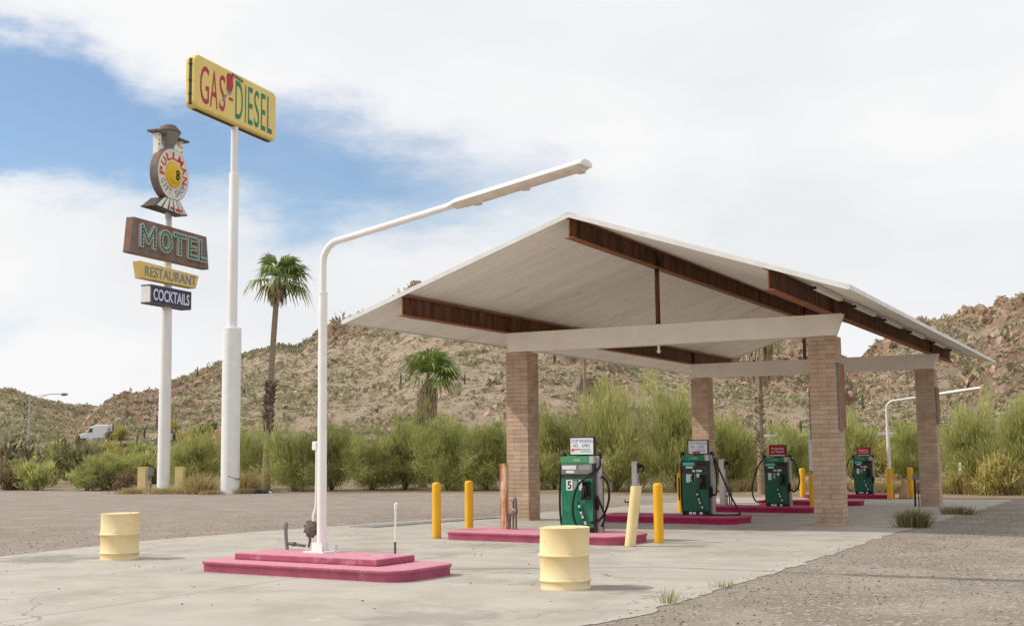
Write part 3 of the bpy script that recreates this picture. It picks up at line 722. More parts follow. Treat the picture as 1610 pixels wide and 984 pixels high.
    m2.build('hose_band', paper, nzz, smooth=50)
    for hp in hoses:
        mb = MB(); mb.tube(spline(hp, 8), .021, 8); mb.build('hose', black, o, smooth=50)
    # side nozzle on the mast
    mb = MB(); mb.tube([(a+.03, -.14, .42), (a+.05, -.16, .56), (a+.04, -.15, .66)], [.02, .035, .02], 8); mb.build('side_nozzle', black, o, smooth=50)
    # sign box on top
    sw, sh = .49, .335; sx = .02
    mb = MB(); mb.bx(sx-sw/2, sx+sw/2, -.045, .045, h+.012, h+.012+sh); mb.bx(sx-.12, sx+.12, -.03, .03, h-.002, h+.012)
    sg = mb.build('sign_box', black, o, bevel=.012)
    mb = MB(); mb.bx(sx-sw/2+.022, sx+sw/2-.022, -.049, -.045, h+.034, h+sh-.01); mb.build('sign_face', signw if sign == 'w' else signr, sg)
    X0, X1 = sx-sw/2+.022, sx+sw/2-.022; Z0, Z1 = h+.034, h+sh-.01
    if sign == 'w':
        m2 = MB(); text(m2, 'STOP SMOKING', X0+.012, X1-.012, Z1-.085, Z1-.02, -.0495, .002, .0); text(m2, 'NO    AMEX', X0+.06, X1-.06, Z1-.165, Z1-.105, -.0495, .002, .0)
        for k in range(14): m2.bx(X0+.2+k*.014, X0+.211+k*.014, -.0515, -.0495, Z0+.082, Z0+.095); m2.bx(X0+.2+k*.014, X0+.210+k*.014, -.0515, -.0495, Z0+.045, Z0+.057)
        m2.build('sign_lettering', inkb, sg)
        m2 = MB()
        if num == '5':
            m2.bx(X0+.02, X0+.1, -.0515, -.0495, Z0+.075, Z0+.1); m2.bx(X0+.11, X0+.19, -.0515, -.0495, Z0+.08, Z0+.1); m2.bx(X0+.02, X0+.06, -.0515, -.0495, Z0+.055, Z0+.075)
        else: m2.bx(X0+.1, X0+.28, -.0515, -.0495, Z0+.005, Z0+.055)
        m2.build('sign_red_mark', inkr, sg)
    else:
        m2 = MB(); text(m2, 'We appreciate', X0+.05, X1-.05, Z1-.12, Z1-.055, -.0495, .002, .012); text(m2, 'your Business!', X0+.045, X1-.045, Z1-.205, Z1-.14, -.0495, .002, .012)
        m2.bx(X0+.015, X1-.015, -.0505, -.0495, Z0+.008, Z0+.035); m2.build('sign_lettering', signw, sg)
    return o
a_ = .315; b_ = .23
dispenser('green fuel dispenser with number 5 decal, hose looped up across its front', 4.70, -6.08, z2-.02, green, '5', 'w',
          [[(-a_-.04, -.02, 1.33), (-a_-.09, -.03, 1.2), (-a_-.11, -.05, .8), (-a_-.11, -.06, .4), (-a_-.06, -.1, .1), (-a_+.05, -.27, .02)],
           [(a_+.05, -.05, 1.32), (a_+.06, -.1, 1.15), (.2, -.34, .985), (.02, -.33, .78), (-.06, -.31, .45), (-.02, -.3, .2), (.1, -.29, .06)],
           [(a_+.04, .0, 1.0), (a_+.17, -.03, .92), (a_+.22, -.05, .68), (a_+.17, -.05, .45), (a_+.06, -.1, .25), (a_-.05, -.27, .2)],
           [(a_+.06, -.15, .6), (a_+.13, -.12, .4), (a_+.15, -.08, .3), (a_+.08, -.08, .12)]], True)
dispenser('green fuel dispenser with number 6 decal, hose draped down to its right', 4.57, .72, z3-.01, green_shaded, '6', 'w',
          [[(-a_-.04, -.02, 1.33), (-a_-.08, -.03, 1.1), (-a_-.08, -.06, .6), (-a_-.06, -.1, .2), (-a_+.03, -.26, .0)],
           [(a_+.07, -.02, 1.3), (a_+.18, -.02, 1.05), (a_+.42, -.04, .5), (a_+.62, -.06, .12), (a_+.62, -.08, .03), (a_+.2, -.2, .02), (.2, -.29, .04)],
           [(a_+.06, .02, 1.25), (a_+.12, -.02, .9), (a_+.12, -.06, .5), (a_+.06, -.14, .47)]])
dispenser('green fuel dispenser with red sign and wide drooping hose loops on both sides', 4.58, 7.5, z4-.02, green_shaded, '', 'r',
          [[(-a_-.04, -.02, 1.32), (-a_-.18, -.03, 1.2), (-a_-.34, -.04, .85), (-a_-.42, -.05, .45), (-a_-.34, -.06, .17), (-a_-.15, -.08, .14), (-a_+.02, -.1, .2)],
           [(a_+.06, -.02, 1.3), (a_+.16, -.02, 1.25), (a_+.27, -.03, .9), (a_+.27, -.04, .6), (a_+.14, -.06, .42), (a_+.04, -.1, .5)]])
dispenser('small looking far green dispenser with red sign, between the two right brick columns', 4.36, 20.2, z6, green_shaded, '', 'r',
          [[(-a_-.04, -.02, 1.32), (-a_-.2, -.03, 1.25), (-a_-.32, -.04, .9), (-a_-.34, -.05, .5), (-a_-.3, -.06, .2), (-a_-.1, -.08, .12)]])

# ------------------------------------------------------------------ lamps on islands
def island_lamp(lab, x, y, zb, hj, zk, rz, Ltot, rise, boll=False):
    o = thing('canopy_lamp', lab, 'lamp post', (x, y, zb), rz, 'bent white forecourt lamps')
    mb = MB(); mb.lathe([(.066, 0), (.061, hj-.02), (.066, hj-.015), (.066, hj)], n=20); mb.build('pole', lampwhite, o, smooth=40)
    zz = zk; rb0 = .3; sl0 = rise/(Ltot-rb0); P = [(0, 0, hj-.05), (0, 0, zz-rb0-.1)]
    for k in range(1, 8):
        a = R_(82*k/7); P.append((rb0*(1-math.cos(a)), 0, zz-rb0+rb0*math.sin(a)))
    x1 = Ltot*.5; P += [(q, 0, zz+sl0*(q-rb0)) for q in (.45, .8, 1.2, x1, x1+.15)]
    P = spline(P, 3)
    mb = MB(); mb.tube(P, .047, 12); mb.build('arm', lampwhite, o, smooth=50)
    x2 = Ltot; za, ze = zz+sl0*(x1-rb0), zz+rise
    mb = MB(); n = 9; V = []; F = []
    st = [(x1, .055, .04), (x1+.10, .09, .05), (x1+.22, .15, .062), (x2-.02, .15, .062), (x2, .142, .055)]
    for (xx, hw, hh) in st:
        zc = za+(ze-za)*(xx-x1)/(x2-x1)
        ring = [(-hw, -.02)]+[(-hw*math.cos(math.pi*i/(n-1)), hh*math.sin(math.pi*i/(n-1))) for i in range(n)]+[(hw, -.02)]
        V += [(xx, yy, zc+q) for yy, q in ring]
    k = n+2
    for j in range(len(st)-1):
        for i in range(k): F.append((j*k+i, j*k+(i+1) % k, (j+1)*k+(i+1) % k, (j+1)*k+i))
    F.append(tuple(range(k-1, -1, -1))); F.append(tuple((len(st)-1)*k+i for i in range(k)))
    mb.add(V, F); hd = mb.build('lamp_head', lampwhite, o, smooth=45)
    mb = MB(); V = []; F = []; st = [x1+.16, x1+.3, x2-.05]
    for xx in st:
        zc = za+(ze-za)*(xx-x1)/(x2-x1); ww = .135 if xx > x1+.2 else .08
        V += [(xx, ww*math.cos(math.pi*i/8), zc-.021-.045*math.sin(math.pi*i/8)) for i in range(9)]
    for j in range(2):
        for i in range(8): F.append((j*9+i, j*9+i+1, (j+1)*9+i+1, (j+1)*9+i))
    F.append(tuple(range(8, -1, -1))); F.append(tuple(18+i for i in range(9)))
    mb.add(V, F); mb.build('diffuser', lens, hd, smooth=40)
    for q in (.2, .55, .93):
        xx = x1+(x2-x1)*q; zc = za+(ze-za)*q; MB().bx(xx-.05, xx+.05, .10, .148, zc-.06, zc-.022).build('latch', lens, hd)
    if not boll:
        mb = MB(); mb.box((0, 0, .012), (.36, .36, .024))
        bp = mb.build('base_plate', white, o, bevel=.004)
        for sx in (-1, 1):
            for sy in (-1, 1):
                m2 = MB(); m2.lathe([(.016, .024), (.016, .09), (.008, .10)], (sx*.14, sy*.14, 0), 8); m2.build('bolt', whitepost, bp, smooth=40)
        mb = MB()
        for k in range(4):
            a = k*math.pi/2+.4; mb.box((math.cos(a)*.1, math.sin(a)*.1, .08), (.09, .012, .11), rot=None)
        mb.build('gusset', white, o)
        mb = MB(); mb.tube(spline([(-.11, -.05, .42), (-.11, -.05, .5), (-.075, -.04, .62), (-.072, -.035, .9), (-.072, -.03, 1.42)], 5), .017, 8); mb.build('conduit', lampwhite, o, smooth=50)
        mb = MB(); mb.bx(-.135, -.06, -.06, .02, 1.38, 1.5); jb = mb.build('junction_box', lampwhite, o, bevel=.012)
        m2 = MB(); m2.lathe([(.02, 0), (.024, .02), (.012, .045)], (-.15, -.03, 1.43), 8, axis='x'); m2.build('knob', orange, jb)
    return o
island_lamp('tall bent white lamp on the large pink island in the foreground', 3.71, -12.58, z1+.085, 3.55, 4.26, -.085, 4.2, .55)
island_lamp('far bent white lamp standing between two orange yellow bollards by the right column', 5.25, 20.3, z6-.02, 2.5, 3.42, 0, 3.3, .37, True)
# air and water fittings on the big island
t = thing('gas_meter_piping', 'grey pipe and round valve housing beside the foreground lamp base', 'pipe fitting', (2.96, -12.36, z1+.085), -.085)
mb = MB(); mb.tube([(0, 0, 0), (-.02, 0, .12), (-.035, 0, .34)], .025, 8); mb.lathe([(.034, .30), (.036, .36), (.02, .385)], (-.035, 0, 0), 10); mb.build('riser', steel, t, smooth=40)
mb = MB(); mb.tube([(-.02, 0, .09), (.2, 0, .075), (.40, 0, .06), (.42, 0, .14), (.41, 0, .20)], .02, 8); mb.lathe([(.03, -.03), (.03, .03)], (.12, 0, .082), 10, axis='x'); mb.build('cross_pipe', dsteel, t, smooth=40)
mb = MB(); mb.lathe([(.02, -.06), (.10, -.06), (.10, .03), (.075, .05), (.02, .055)], (.44, 0, .30), 20, axis='y')
for k in range(9):
    a = k*2*math.pi/9; mb.box((.44+.105*math.cos(a), -.0, .30+.105*math.sin(a)), (.035, .05, .035), rot=None)
mb.build('valve_housing', dsteel, t, smooth=40)
t = thing('standpipe', 'thin leaning white standpipe with elbow cap behind the foreground island', 'pipe', (3.22, -9.98, gz(3.2, -10)))
mb = MB(); mb.tube([(0, 0, 0), (.012, 0, .74)], [.013, .017], 8); mb.build('pipe', lampwhite, t, smooth=40)
mb = MB(); mb.tube([(.012, 0, .70), (.013, 0, .78), (.045, 0, .79)], .026, 8); mb.build('elbow', lampwhite, t, smooth=40)
mb = MB(); mb.lathe([(.02, 0), (.018, .2)], n=8); mb.build('foot', dsteel, t, smooth=40)

# ------------------------------------------------------------------ drums
def drum(lab, x, y, rz, tilt=0):
    o = thing('oil_drum', lab, 'drum', (x, y, gz(x, y)-.006), rz, 'pale yellow cut down drums'); r = .285; h = .70
    prof = [(r-.01, 0), (r+.004, .006), (r+.004, .02), (r, .03)]
    for zc in (.105, .385):
        for k in range(7): prof.append((r+.017*math.sin(math.pi*k/6), zc-.022+.044*k/6))
    prof += [(r, h-.03), (r+.004, h-.02), (r+.006, h), (r-.004, h+.002), (r-.012, h-.008)]
    mb = MB(); mb.lathe(prof, n=48)
    V = mb.v[0]; ang = np.arctan2(V[:, 1], V[:, 0])
    k = .006*np.sin(3*ang+rz*5+V[:, 2]*9)+.004*np.sin(7*ang+V[:, 2]*14)
    V[:, :2] *= (1+k/ r)[:, None]
    mb.build('drum_shell', drumy, o, smooth=60)
    mb = MB(); mb.lathe([(r-.012, h-.012), (r-.013, h-.006), (.02, h-.004)], n=48); lid = mb.build('lid', drumtop, o, smooth=30)
    mb = MB(); mb.lathe([(.04, h-.005), (.04, h+.004), (.03, h+.006)], (.14, -.1, 0), 12); mb.build('bung', drumtop, lid, smooth=40)
    return o
drum('nearest pale yellow drum with rust along its ribs at the right', 7.71, -13.36, .4)
drum('pale yellow drum standing alone left of the foreground pink island', -.38, -12.18, 2.1)

# ------------------------------------------------------------------ bollards
def bollard(lab, x, y, h=1.04, r=.083, mat=bolly, lean=(0, 0), dz=0, cap=True):
    o = thing('bollard', lab, 'bollard', (x, y, gz(x, y)+dz), 0, 'yellow bollards')
    mb = MB(); P = [(r, -.02), (r, h-.06)]
    if cap: P += [(r*.95, h-.03), (r*.75, h-.01), (r*.35, h)]
    else: P += [(r, h), (r-.012, h), (r-.012, h-.25)]
    mb.lathe(P, n=20)
    mb.v[0][:, 0] += lean[0]*mb.v[0][:, 2]; mb.v[0][:, 1] += lean[1]*mb.v[0][:, 2]
    mb.build('post', mat, o, smooth=50)
    mb = MB(); mb.lathe([(r+.012, -.02), (r+.01, .006), (r, .01)], n=20); mb.build('footing', plate, o, smooth=50)
    return o
bollard('bright yellow bollard at the left end of the pink island, nearest to the lamp', 1.83, -6.38)
bollard('bright yellow bollard behind the left end of the pink island with the rusty post', 1.95, -5.35, 1.05)
bollard('bright yellow bollard right of the leaning cream pipe', 6.14, -6.10, 1.03)
bollard('leaning cream bollard with a broken rusty rim, right of the near dispenser', 5.98, -7.05, 1.0, .092, paley, (.13, .02), cap=False)
mb = None
bb = bollard('yellow bollard with a black scuff and red pipe end, left of dispenser 6', 2.3, 5.85, 1.1, .085)
mb = MB(); mb.lathe([(.035, 1.08), (.03, 1.2), (.015, 1.22)], n=10); mb.build('pipe_stub', orange, bb, smooth=40)
mb = MB(); mb.bx(-.02, .02, -.0875, -.0845, .35, .95); mb.build('scuff', inkk, bb)
bollard('yellow bollard seen through the hose loop of the dispenser with red sign', 1.85, 21.0, 1.1, .11)
bollard('yellow bollard almost hidden behind the left edge of the front right column', 5.56, 7.32, 1.05, .085)
bollard('left orange yellow bollard at the foot of the far bent lamp', 5.40, 19.45, 1.12, .105)
bollard('right orange yellow bollard behind the tan cone near the far bent lamp', 5.95, 20.5, 1.12, .105)
t = thing('tan_cone', 'tan traffic cone between the two far orange yellow bollards', 'cone', (5.78, 20.1, gz(5.8, 20.1)))
mb = MB(); mb.lathe([(.2, .03), (.06, .7), (.04, .72)], n=20); mb.build('cone', tancone, t, smooth=40)
mb = MB(); mb.box((0, 0, .015), (.5, .5, .03)); mb.build('foot_plate', dsteel, t, bevel=.01)
# square posts with fittings on the island ends
def sqpost(lab, x, y, z, h, w, mat, hook, pipes):
    o = thing('service_post', lab, 'post', (x, y, z), -.05, 'service posts on island ends')
    mb = MB(); mb.bx(-w/2, w/2, -w/2, w/2, 0, h); mb.build('post', mat, o, bevel=.005)
    if pipes:
        mb = MB()
        for dx, hh in ((.13, .28), (.20, .52), (.26, .50)): mb.tube([(dx, -.03, 0), (dx, -.03, hh*.5), (dx+.01, -.03, hh)], .018, 8)
        mb.tube([(.05, -.03, .26), (.13, -.03, .27), (.2, -.03, .28)], .015, 8)
        mb.build('riser_pipes', dsteel, o, smooth=40)
        mb = MB(); mb.lathe([(.02, -.05), (.055, -.05), (.055, .03), (.03, .045)], (.23, -.04, .33), 14, axis='y'); mb.lathe([(.02, -.04), (.05, -.04), (.05, .03), (.03, .04)], (.22, -.04, .54), 14, axis='y'); mb.build('meter', steel, o, smooth=40)
    if hook:
        mb = MB(); mb.bx(w/2, w/2+.03, -.03, .03, h*.78, h-.03); mb.build('bracket', dsteel, o)
        mb = MB(); mb.tube(spline([(w/2+.02, -.03, h*.92), (w/2+.12, -.05, h*.93), (w/2+.17, -.05, h*.86), (w/2+.13, -.05, h*.80)], 4), [.02]*13, 8); mb.lathe([(.03, -.03), (.045, 0), (.03, .03)], (w/2+.08, -.04, h*.9), 10); mb.build('hose_hook', black, o, smooth=40)
        mb = MB(); mb.tube(spline([(w/2+.1, -.05, h*.84), (w/2+.2, -.05, h*.7), (w/2+.17, -.05, h*.62), (w/2+.05, -.04, h*.6)], 4), .006, 5); mb.build('cable', dsteel, o)
    return o
sqpost('peeling rust and white square post with water meters on the near pink island', 2.97, -5.8, z2, 1.21, .125, rustpost, False, True)
sqpost('white square post with a black hook, rising behind the leaning cream bollard', 3.09, .55, z3, 1.22, .13, whitepost, True, False)
sqpost('white square post with black hook and riser pipes right of dispenser 6', 2.9, 7.75, z4, 1.3, .15, whitepost, True, True)
t = thing('pipe_valve', 'small black pipe tee standing on the island behind the leaning cream bollard', 'pipe valve', (3.12, .05, z3))
mb = MB(); mb.tube([(0, 0, 0), (0, 0, .33)], .018, 8); mb.build('riser', black, t, smooth=40)
mb = MB(); mb.tube([(-.1, 0, .36), (-.1, 0, .3), (.1, 0, .3), (.1, 0, .36)], .016, 6); mb.build('tee', black, t, smooth=40)
# column services at the far right column
t = thing('drain_pipe', 'black pipe pair with a grey box against the far right brick column', 'pipe', (L_-.08, D_+.0, gz(L_, D_)))
mb = MB(); mb.tube([(-.07, -.06, 0), (-.06, -.06, .82)], .032, 10); mb.build('pipe', black, t, smooth=40)
mb = MB(); mb.tube([(.04, -.05, 0), (.03, -.05, .7), (.06, -.04, .76)], .02, 8); mb.build('conduit', dsteel, t, smooth=40)
mb = MB(); mb.bx(-.12, .06, -.11, -.02, .82, .98); mb.build('box', steel, t, bevel=.008)
t = thing('notice_post', 'white notice panel on a thin grey pole left of the front right column', 'notice', (*at(1268, 37.5), -.25), YAW)
mb = MB(); mb.tube([(0, 0, 0), (0, 0, 3.7)], .03, 8); mb.build('pole', steel, t, smooth=40)
mb = MB(); mb.bx(-.10, .10, -.06, -.03, 1.2, 2.1); mb.build('panel', signw, t, bevel=.004)
mb = MB()
a0 = np.array([-1.95, -3.75]); a1 = np.array([-1.18, 1.1]); dv = (a1-a0)/np.linalg.norm(a1-a0); nvv = np.array([dv[1], -dv[0]])
P = [a0, a0+nvv*.7, a1+nvv*.55, a1]
mb.hexa([(p[0], p[1], gz(*p)-.01) for p in P]+[(p[0], p[1], gz(*p)+.02) for p in P])
o = mb.build('trench_cover', plate, bevel=.006); tag(o, 'flat grey steel trench cover at the concrete edge behind the yellow bollards', 'trench cover')

# ------------------------------------------------------------------ pole signs
TH = .13; SRZ = math.pi/2+TH
g0 = tz(-25.42, 20.06)
gs_ = thing('gas_sign', 'tall white stepped pole with a yellow GAS DIESEL sign on top', 'pole sign', (-25.42, 20.06, g0), SRZ)
mb = MB(); zb = g0
mb.lathe([(.445, -.05), (.445, 7.93), (.42, 7.95), (.235, 7.951)], n=32); mb.build('lower_pole', white, gs_, smooth=40)
mb = MB(); mb.lathe([(.235, 7.94), (.235, 15.55), (.215, 15.6)], n=28); mb.build('middle_pole', pole_white, gs_, smooth=40)
mb = MB(); mb.lathe([(.18, 15.59), (.175, 18.3)], n=24); mb.build('upper_pole', pole_white, gs_, smooth=40)
mb = MB(); mb.tube([(-.45, -.16, .85), (-.2, -.42, .72), (-.08, -.5, .70)], .02, 6); mb.lathe([(.05, 0), (.05, .05)], (-.06, -.5, .70), 10, axis='y'); mb.build('hook', steel, gs_)
def zs(z): return z-zb
X0, X1, Z0, Z1 = -3.8, 3.44, zs(17.66), zs(20.24)
mb = MB(); r = .32; n = 6; P = []
for cx, cz, a0_ in ((X1-r, Z0+r, -90), (X1-r, Z1-r, 0), (X0+r, Z1-r, 90), (X0+r, Z0+r, 180)):
    for i in range(n+1): a = R_(a0_+90*i/n); P.append((cx+r*math.cos(a), cz+r*math.sin(a)))
mb.prism(P, -.30, .30)
sb = mb.build('sign_cabinet', gasy, gs_, bevel=.12, seg=4)
mb = MB(); mb.bx(X0-.006, X0+.05, -.09, .07, Z0+.15, Z1-.22)
for q in (.25, .5, .8): mb.bx(X0-.03, X0, -.1, .1, Z0+(Z1-Z0)*q, Z0+(Z1-Z0)*q+.05)
mb.build('end_gap', dark, sb)
mb = MB(); mb.bx(X0+.3, X1-.25, -.1, .1, Z0-.03, Z0+.02); mb.build('bottom_rail', dark, sb)
yy = -.302
mb = MB()
text(mb, 'G', -3.46, -2.72, zs(17.98), zs(19.80), yy, .008, .0); text(mb, 'A', -2.62, -1.98, zs(17.98), zs(19.80), yy, .008); text(mb, 'S', -1.85, -1.34, zs(18.0), zs(19.78), yy, .008); mb.bx(-1.02, -.66, yy-.008, yy, zs(18.72), zs(18.86))
mb.build('red_lettering', gasred, sb)
mb = MB()
for ch, a, b in (('D', -.45, .22), ('I', .42, .51), ('E', .70, 1.12), ('S', 1.27, 1.74), ('E', 1.92, 2.34), ('L', 2.52, 2.98)): text(mb, ch, a, b, zs(17.96), zs(19.86), yy, .008)
mb.build('green_lettering', gasgrn, sb)
mb = MB(); mb.prism([(-1.25, zs(19.85)), (-1.18, zs(20.0)), (-.95, zs(20.06)), (-.72, zs(19.98)), (-.68, zs(19.5)), (-.78, zs(19.2)), (-1.0, zs(19.12)), (-1.22, zs(19.3))][::-1], yy-.02, yy); mb.build('red_emblem', gasred, sb)
mb = MB(); mb.prism([(-1.3, zs(19.25)), (-1.0, zs(19.14)), (-.74, zs(19.25)), (-.92, zs(19.0)), (-1.05, zs(18.96))][::-1], yy-.018, yy-.001); mb.prism([(-1.62, zs(18.55)), (-1.5, zs(18.5)), (-1.2, zs(18.9)), (-1.3, zs(18.95))][::-1], yy-.018, yy-.001); mb.build('dark_emblem_tip', inkg, sb)
mb = MB(); mb.box((-.32, yy-.03, zs(20.02)), (.95, .06, .1), rot=(R_(6), 'Y')); mb.build('peeling_strip', steel, sb)

g1 = tz(-32, 22.6); zb = g1
ms = thing('motel_sign', 'white pole stacked with a round shop sign, rusty MOTEL box, RESTAURANT and COCKTAILS boards', 'pole sign', (-32.0, 22.6, g1), SRZ)
mb = MB(); mb.lathe([(.33, -.05), (.30, zs(7.)), (.27, zs(9.3)), (.27, zs(9.95)), (.21, zs(11.0)), (.17, zs(14.9))], n=24); mb.build('pole', pole_white, ms, smooth=40)
# COCKTAILS
mb = MB(); mb.bx(-1.95, 1.52, -.44, .16, zs(9.36), zs(10.3)); cb = mb.build('cocktails_box', [navy], ms, bevel=.02)
mb = MB(); mb.bx(-1.975, -1.94, -.40, .12, zs(9.42), zs(10.24)); mb.build('end_panel', white, cb)
mb = MB()
for a in ((-1.97, 1.54, zs(10.24), zs(10.32)), (-1.97, 1.54, zs(9.34), zs(9.42))): mb.bx(a[0], a[1], -.46, .18, a[2], a[3])
mb.bx(-1.98, -1.90, -.461, -.40, zs(9.345), zs(10.315)); mb.bx(1.47, 1.545, -.461, -.40, zs(9.345), zs(10.315)); mb.build('edge_frame', dsteel, cb)
mb = MB(); text(mb, 'COCKTAILS', -1.78, 1.38, zs(9.53), zs(10.14), -.442, .012, .02); mb.build('lettering', signw, cb)
# RESTAURANT
mb = MB(); mb.prism([(-2.66, zs(10.56)), (2.0, zs(10.56)), (2.28, zs(11.3)), (-2.9, zs(11.42))], -.43, .06); rb = mb.build('restaurant_box', resy, ms, bevel=.03)
mb = MB(); text(mb, 'RESTAURANT', -2.5, 1.98, zs(10.70), zs(11.22), -.432, .03, .0); mb.build('lettering', inkg, rb)
# MOTEL
mb = MB(); mb.prism([(-3.72, zs(11.74)), (3.18, zs(11.76)), (2.92, zs(13.56)), (-3.5, zs(13.58))], -.44, .03); mo = mb.build('motel_box', rustbox, ms, bevel=.02)
mb = MB(); mb.hexa([(-3.73, -.40, zs(11.8)), (-3.66, -.40, zs(11.8)), (-3.66, -.01, zs(11.8)), (-3.73, -.01, zs(11.8)), (-3.515, -.40, zs(13.5)), (-3.45, -.40, zs(13.5)), (-3.45, -.01, zs(13.5)), (-3.515, -.01, zs(13.5))]); mb.build('end_panel', rustside, mo)
LET = {'M': [[(0, 0), (0, 1), (.5, .25), (1, 1), (1, 0)]], 'O': [[(.5+.5*math.cos(a), .5+.5*math.sin(a)) for a in np.linspace(0, 2*math.pi, 17)]], 'T': [[(0, 1), (1, 1)], [(.5, 1), (.5, 0)]],
       'E': [[(1, 1), (0, 1), (0, 0), (1, 0)], [(0, .5), (.85, .5)]], 'L': [[(0, 1), (0, 0), (1, 0)]]}
def stroke(mb, p, q, wd, y0, y1, m=0, exl=0.):
    p = np.array(p); q = np.array(q); d = (q-p)/np.linalg.norm(q-p); n_ = np.array([-d[1], d[0]])*wd/2; p = p-d*exl; q = q+d*exl
    c = [p-n_, q-n_, q+n_, p+n_]
    mb.hexa([(x, y0, z) for x, z in c]+[(x, y1, z) for x, z in c][0:4], m)
for ch, a, b in (('M', -2.98, -1.95), ('O', -1.42, -.55), ('T', -.22, .72), ('E', 1.13, 1.78), ('L', 2.13, 2.70)):
    z0_, z1_ = zs(12.20), zs(13.18)
    base = MB(); face = MB(); bul = MB()
    e = 0
    for pl in LET[ch]:
        Q = [(a+(b-a)*x, z0_+(z1_-z0_)*z) for x, z in pl]
        for p, q_ in zip(Q[:-1], Q[1:]):
            e += 1; k = e*.0012
            stroke(base, p, q_, .27, -.60-k, -.44, exl=.10 if ch != 'O' else .02); stroke(face, p, q_, .15, -.606-k, -.6015-k, exl=.05 if ch != 'O' else .01)
            ln = math.hypot(q_[0]-p[0], q_[1]-p[1]); nb = max(1, int(ln/.17))
            for i in range(nb):
                t_ = (i+.5)/nb; bul.lathe([(.05, 0), (.055, .03), (.03, .06)], (p[0]+(q_[0]-p[0])*t_, -.606, p[1]+(q_[1]-p[1])*t_), 8, axis='y')
    lo = base.build('channel_letter', motw, mo); face.build('letter_face', dark, lo); bul.build('letter_bulbs', teal, lo, smooth=50)
# locomotive front: round face, cow catcher, smoke stack
cx, cz, rad = -.28, zs(16.40), 1.42
mb = MB(); mb.lathe([(rad-.02, -.02), (rad, -.0), (rad, .44), (rad-.04, .46)], (cx, 0, cz), 48, axis='y'); dc = mb.build('disc_drum', rustbox, ms, smooth=40)
mb = MB(); mb.lathe([(rad-.05, .455), (rad-.05, .47)], (cx, 0, cz), 48, axis='y'); mb.build('disc_face', discw, dc, smooth=40)
mb = MB(); mb.lathe([(.72, .47), (.70, .53), (.5, .57), (.46, .62), (.1, .66)], (cx, 0, cz), 40, axis='y'); mb.build('yellow_boss', discy, dc, smooth=30)
mb = MB(); text(mb, '8', cx-.17+.12, cx+.17+.12, cz-.3, cz+.24, -.67, .006, .02); mb.build('number', inkk, dc)
def arc(s, r0, r1, a0, a1, flip, bold):
    m_ = MB(); n_ = len([c for c in s]); hh = r1-r0
    for i, c in enumerate(s):
        if c == ' ': continue
        a = R_(a0+(a1-a0)*i/(n_-1)); wd = abs(R_(a1-a0))/(n_-1)*(r0+r1)/2*.78
        if c == 'I': wd *= .3
        if c == 'M': wd *= 1.15
        def fn(Xq, Zq, a=a):
            if not flip: rr_ = (r0+r1)/2+Zq; th = a; ux, uz = math.sin(th), -math.cos(th); return cx+rr_*math.cos(th)+Xq*ux, cz+rr_*math.sin(th)+Xq*uz
            rr_ = (r0+r1)/2-Zq; th = a; return cx+rr_*math.cos(th)-Xq*math.sin(th), cz+rr_*math.sin(th)+Xq*math.cos(th)
        text(m_, c, -wd/2, wd/2, -hh/2, hh/2, -.472, .006, bold, fn=fn)
    return m_
arc('PULLMAN', .80, 1.22, 178, -8, False, .03).build('red_lettering', inkr, dc)
arc('GIFT SHOP', .84, 1.2, 208, 332, True, .0).build('blue_lettering', inkb, dc)
# cow catcher: a wedge with its keel towards the road
zt_, zk_ = zs(15.08), zs(14.10)
tl, tr, bl, br = (-.98, -.42, zt_), (.42, -.42, zt_), (-1.86, -.40, zs(14.45)), (1.18, -.40, zs(14.42))
kt, kb = (-.28, -.62, zt_-.05), (-.30, -1.0, zk_-.02)
mb = MB()
V = [tl, kt, tr, bl, kb, br, (-.98, .42, zt_), (.42, .42, zt_), (-1.86, .42, zs(14.45)), (1.18, .42, zs(14.42))]
mb.add(V, [(3, 4, 1, 0), (4, 5, 2, 1), (0, 1, 2, 7, 6), (3, 0, 6, 8), (5, 9, 7, 2), (8, 9, 5, 4, 3), (6, 7, 9, 8)]); cw = mb.build('cow_catcher', dark, ms)
mb = MB(); red = MB()
def bar(A, B, C_, D__, s0, s1, t0, t1, mbx, off):
    A, B, C_, D__ = [np.array(q) for q in (A, B, C_, D__)]   # bottom A->B, top D->C
    P = lambda s, t: (A*(1-s)+B*s)*(1-t)+(D__*(1-s)+C_*s)*t+np.array([0, -off, 0])
    v = [P(s0, t0), P(s1, t0), P(s1, t1), P(s0, t1)]
    w = [q+np.array([0, off*.9, 0]) for q in v]
    mbx.hexa(w+v)
for k in range(4):
    bar(bl, kb, kt, tl, .05+k*.245, .05+k*.245+.17, .14, .95, mb, .03); bar(kb, br, tr, kt, .05+k*.245, .05+k*.245+.17, .14, .95, mb, .03)
for k in (2, 3): bar(bl, kb, kt, tl, .08+k*.245, .06+k*.245+.15, .22, .42, red, .045); bar(kb, br, tr, kt, .08+(k-2)*.245, .06+(k-2)*.245+.15, .22, .42, red, .045)
mb.build('white_bars', discw, cw); red.build('red_marks', gasred, cw)
mb = MB(); mb.bx(-1.9, -1.84, -.38, .40, zs(14.46), zs(14.5)); mb.build('edge_strip', rustside, cw)
mb = MB(); mb.lathe([(.26, zs(17.78)), (.30, zs(18.0)), (.62, zs(18.72)), (.64, zs(18.8)), (.40, zs(19.1)), (.36, zs(19.16)), (.30, zs(19.18))], (-.12, 0, 0), 24); mb.build('smoke_stack', steel, ms, smooth=40)
mb = MB(); mb.lathe([(.645, zs(18.74)), (.65, zs(18.82)), (.41, zs(19.1))], (-.12, 0, 0), 24); mb.build('stack_rim', dsteel, ms, smooth=40)
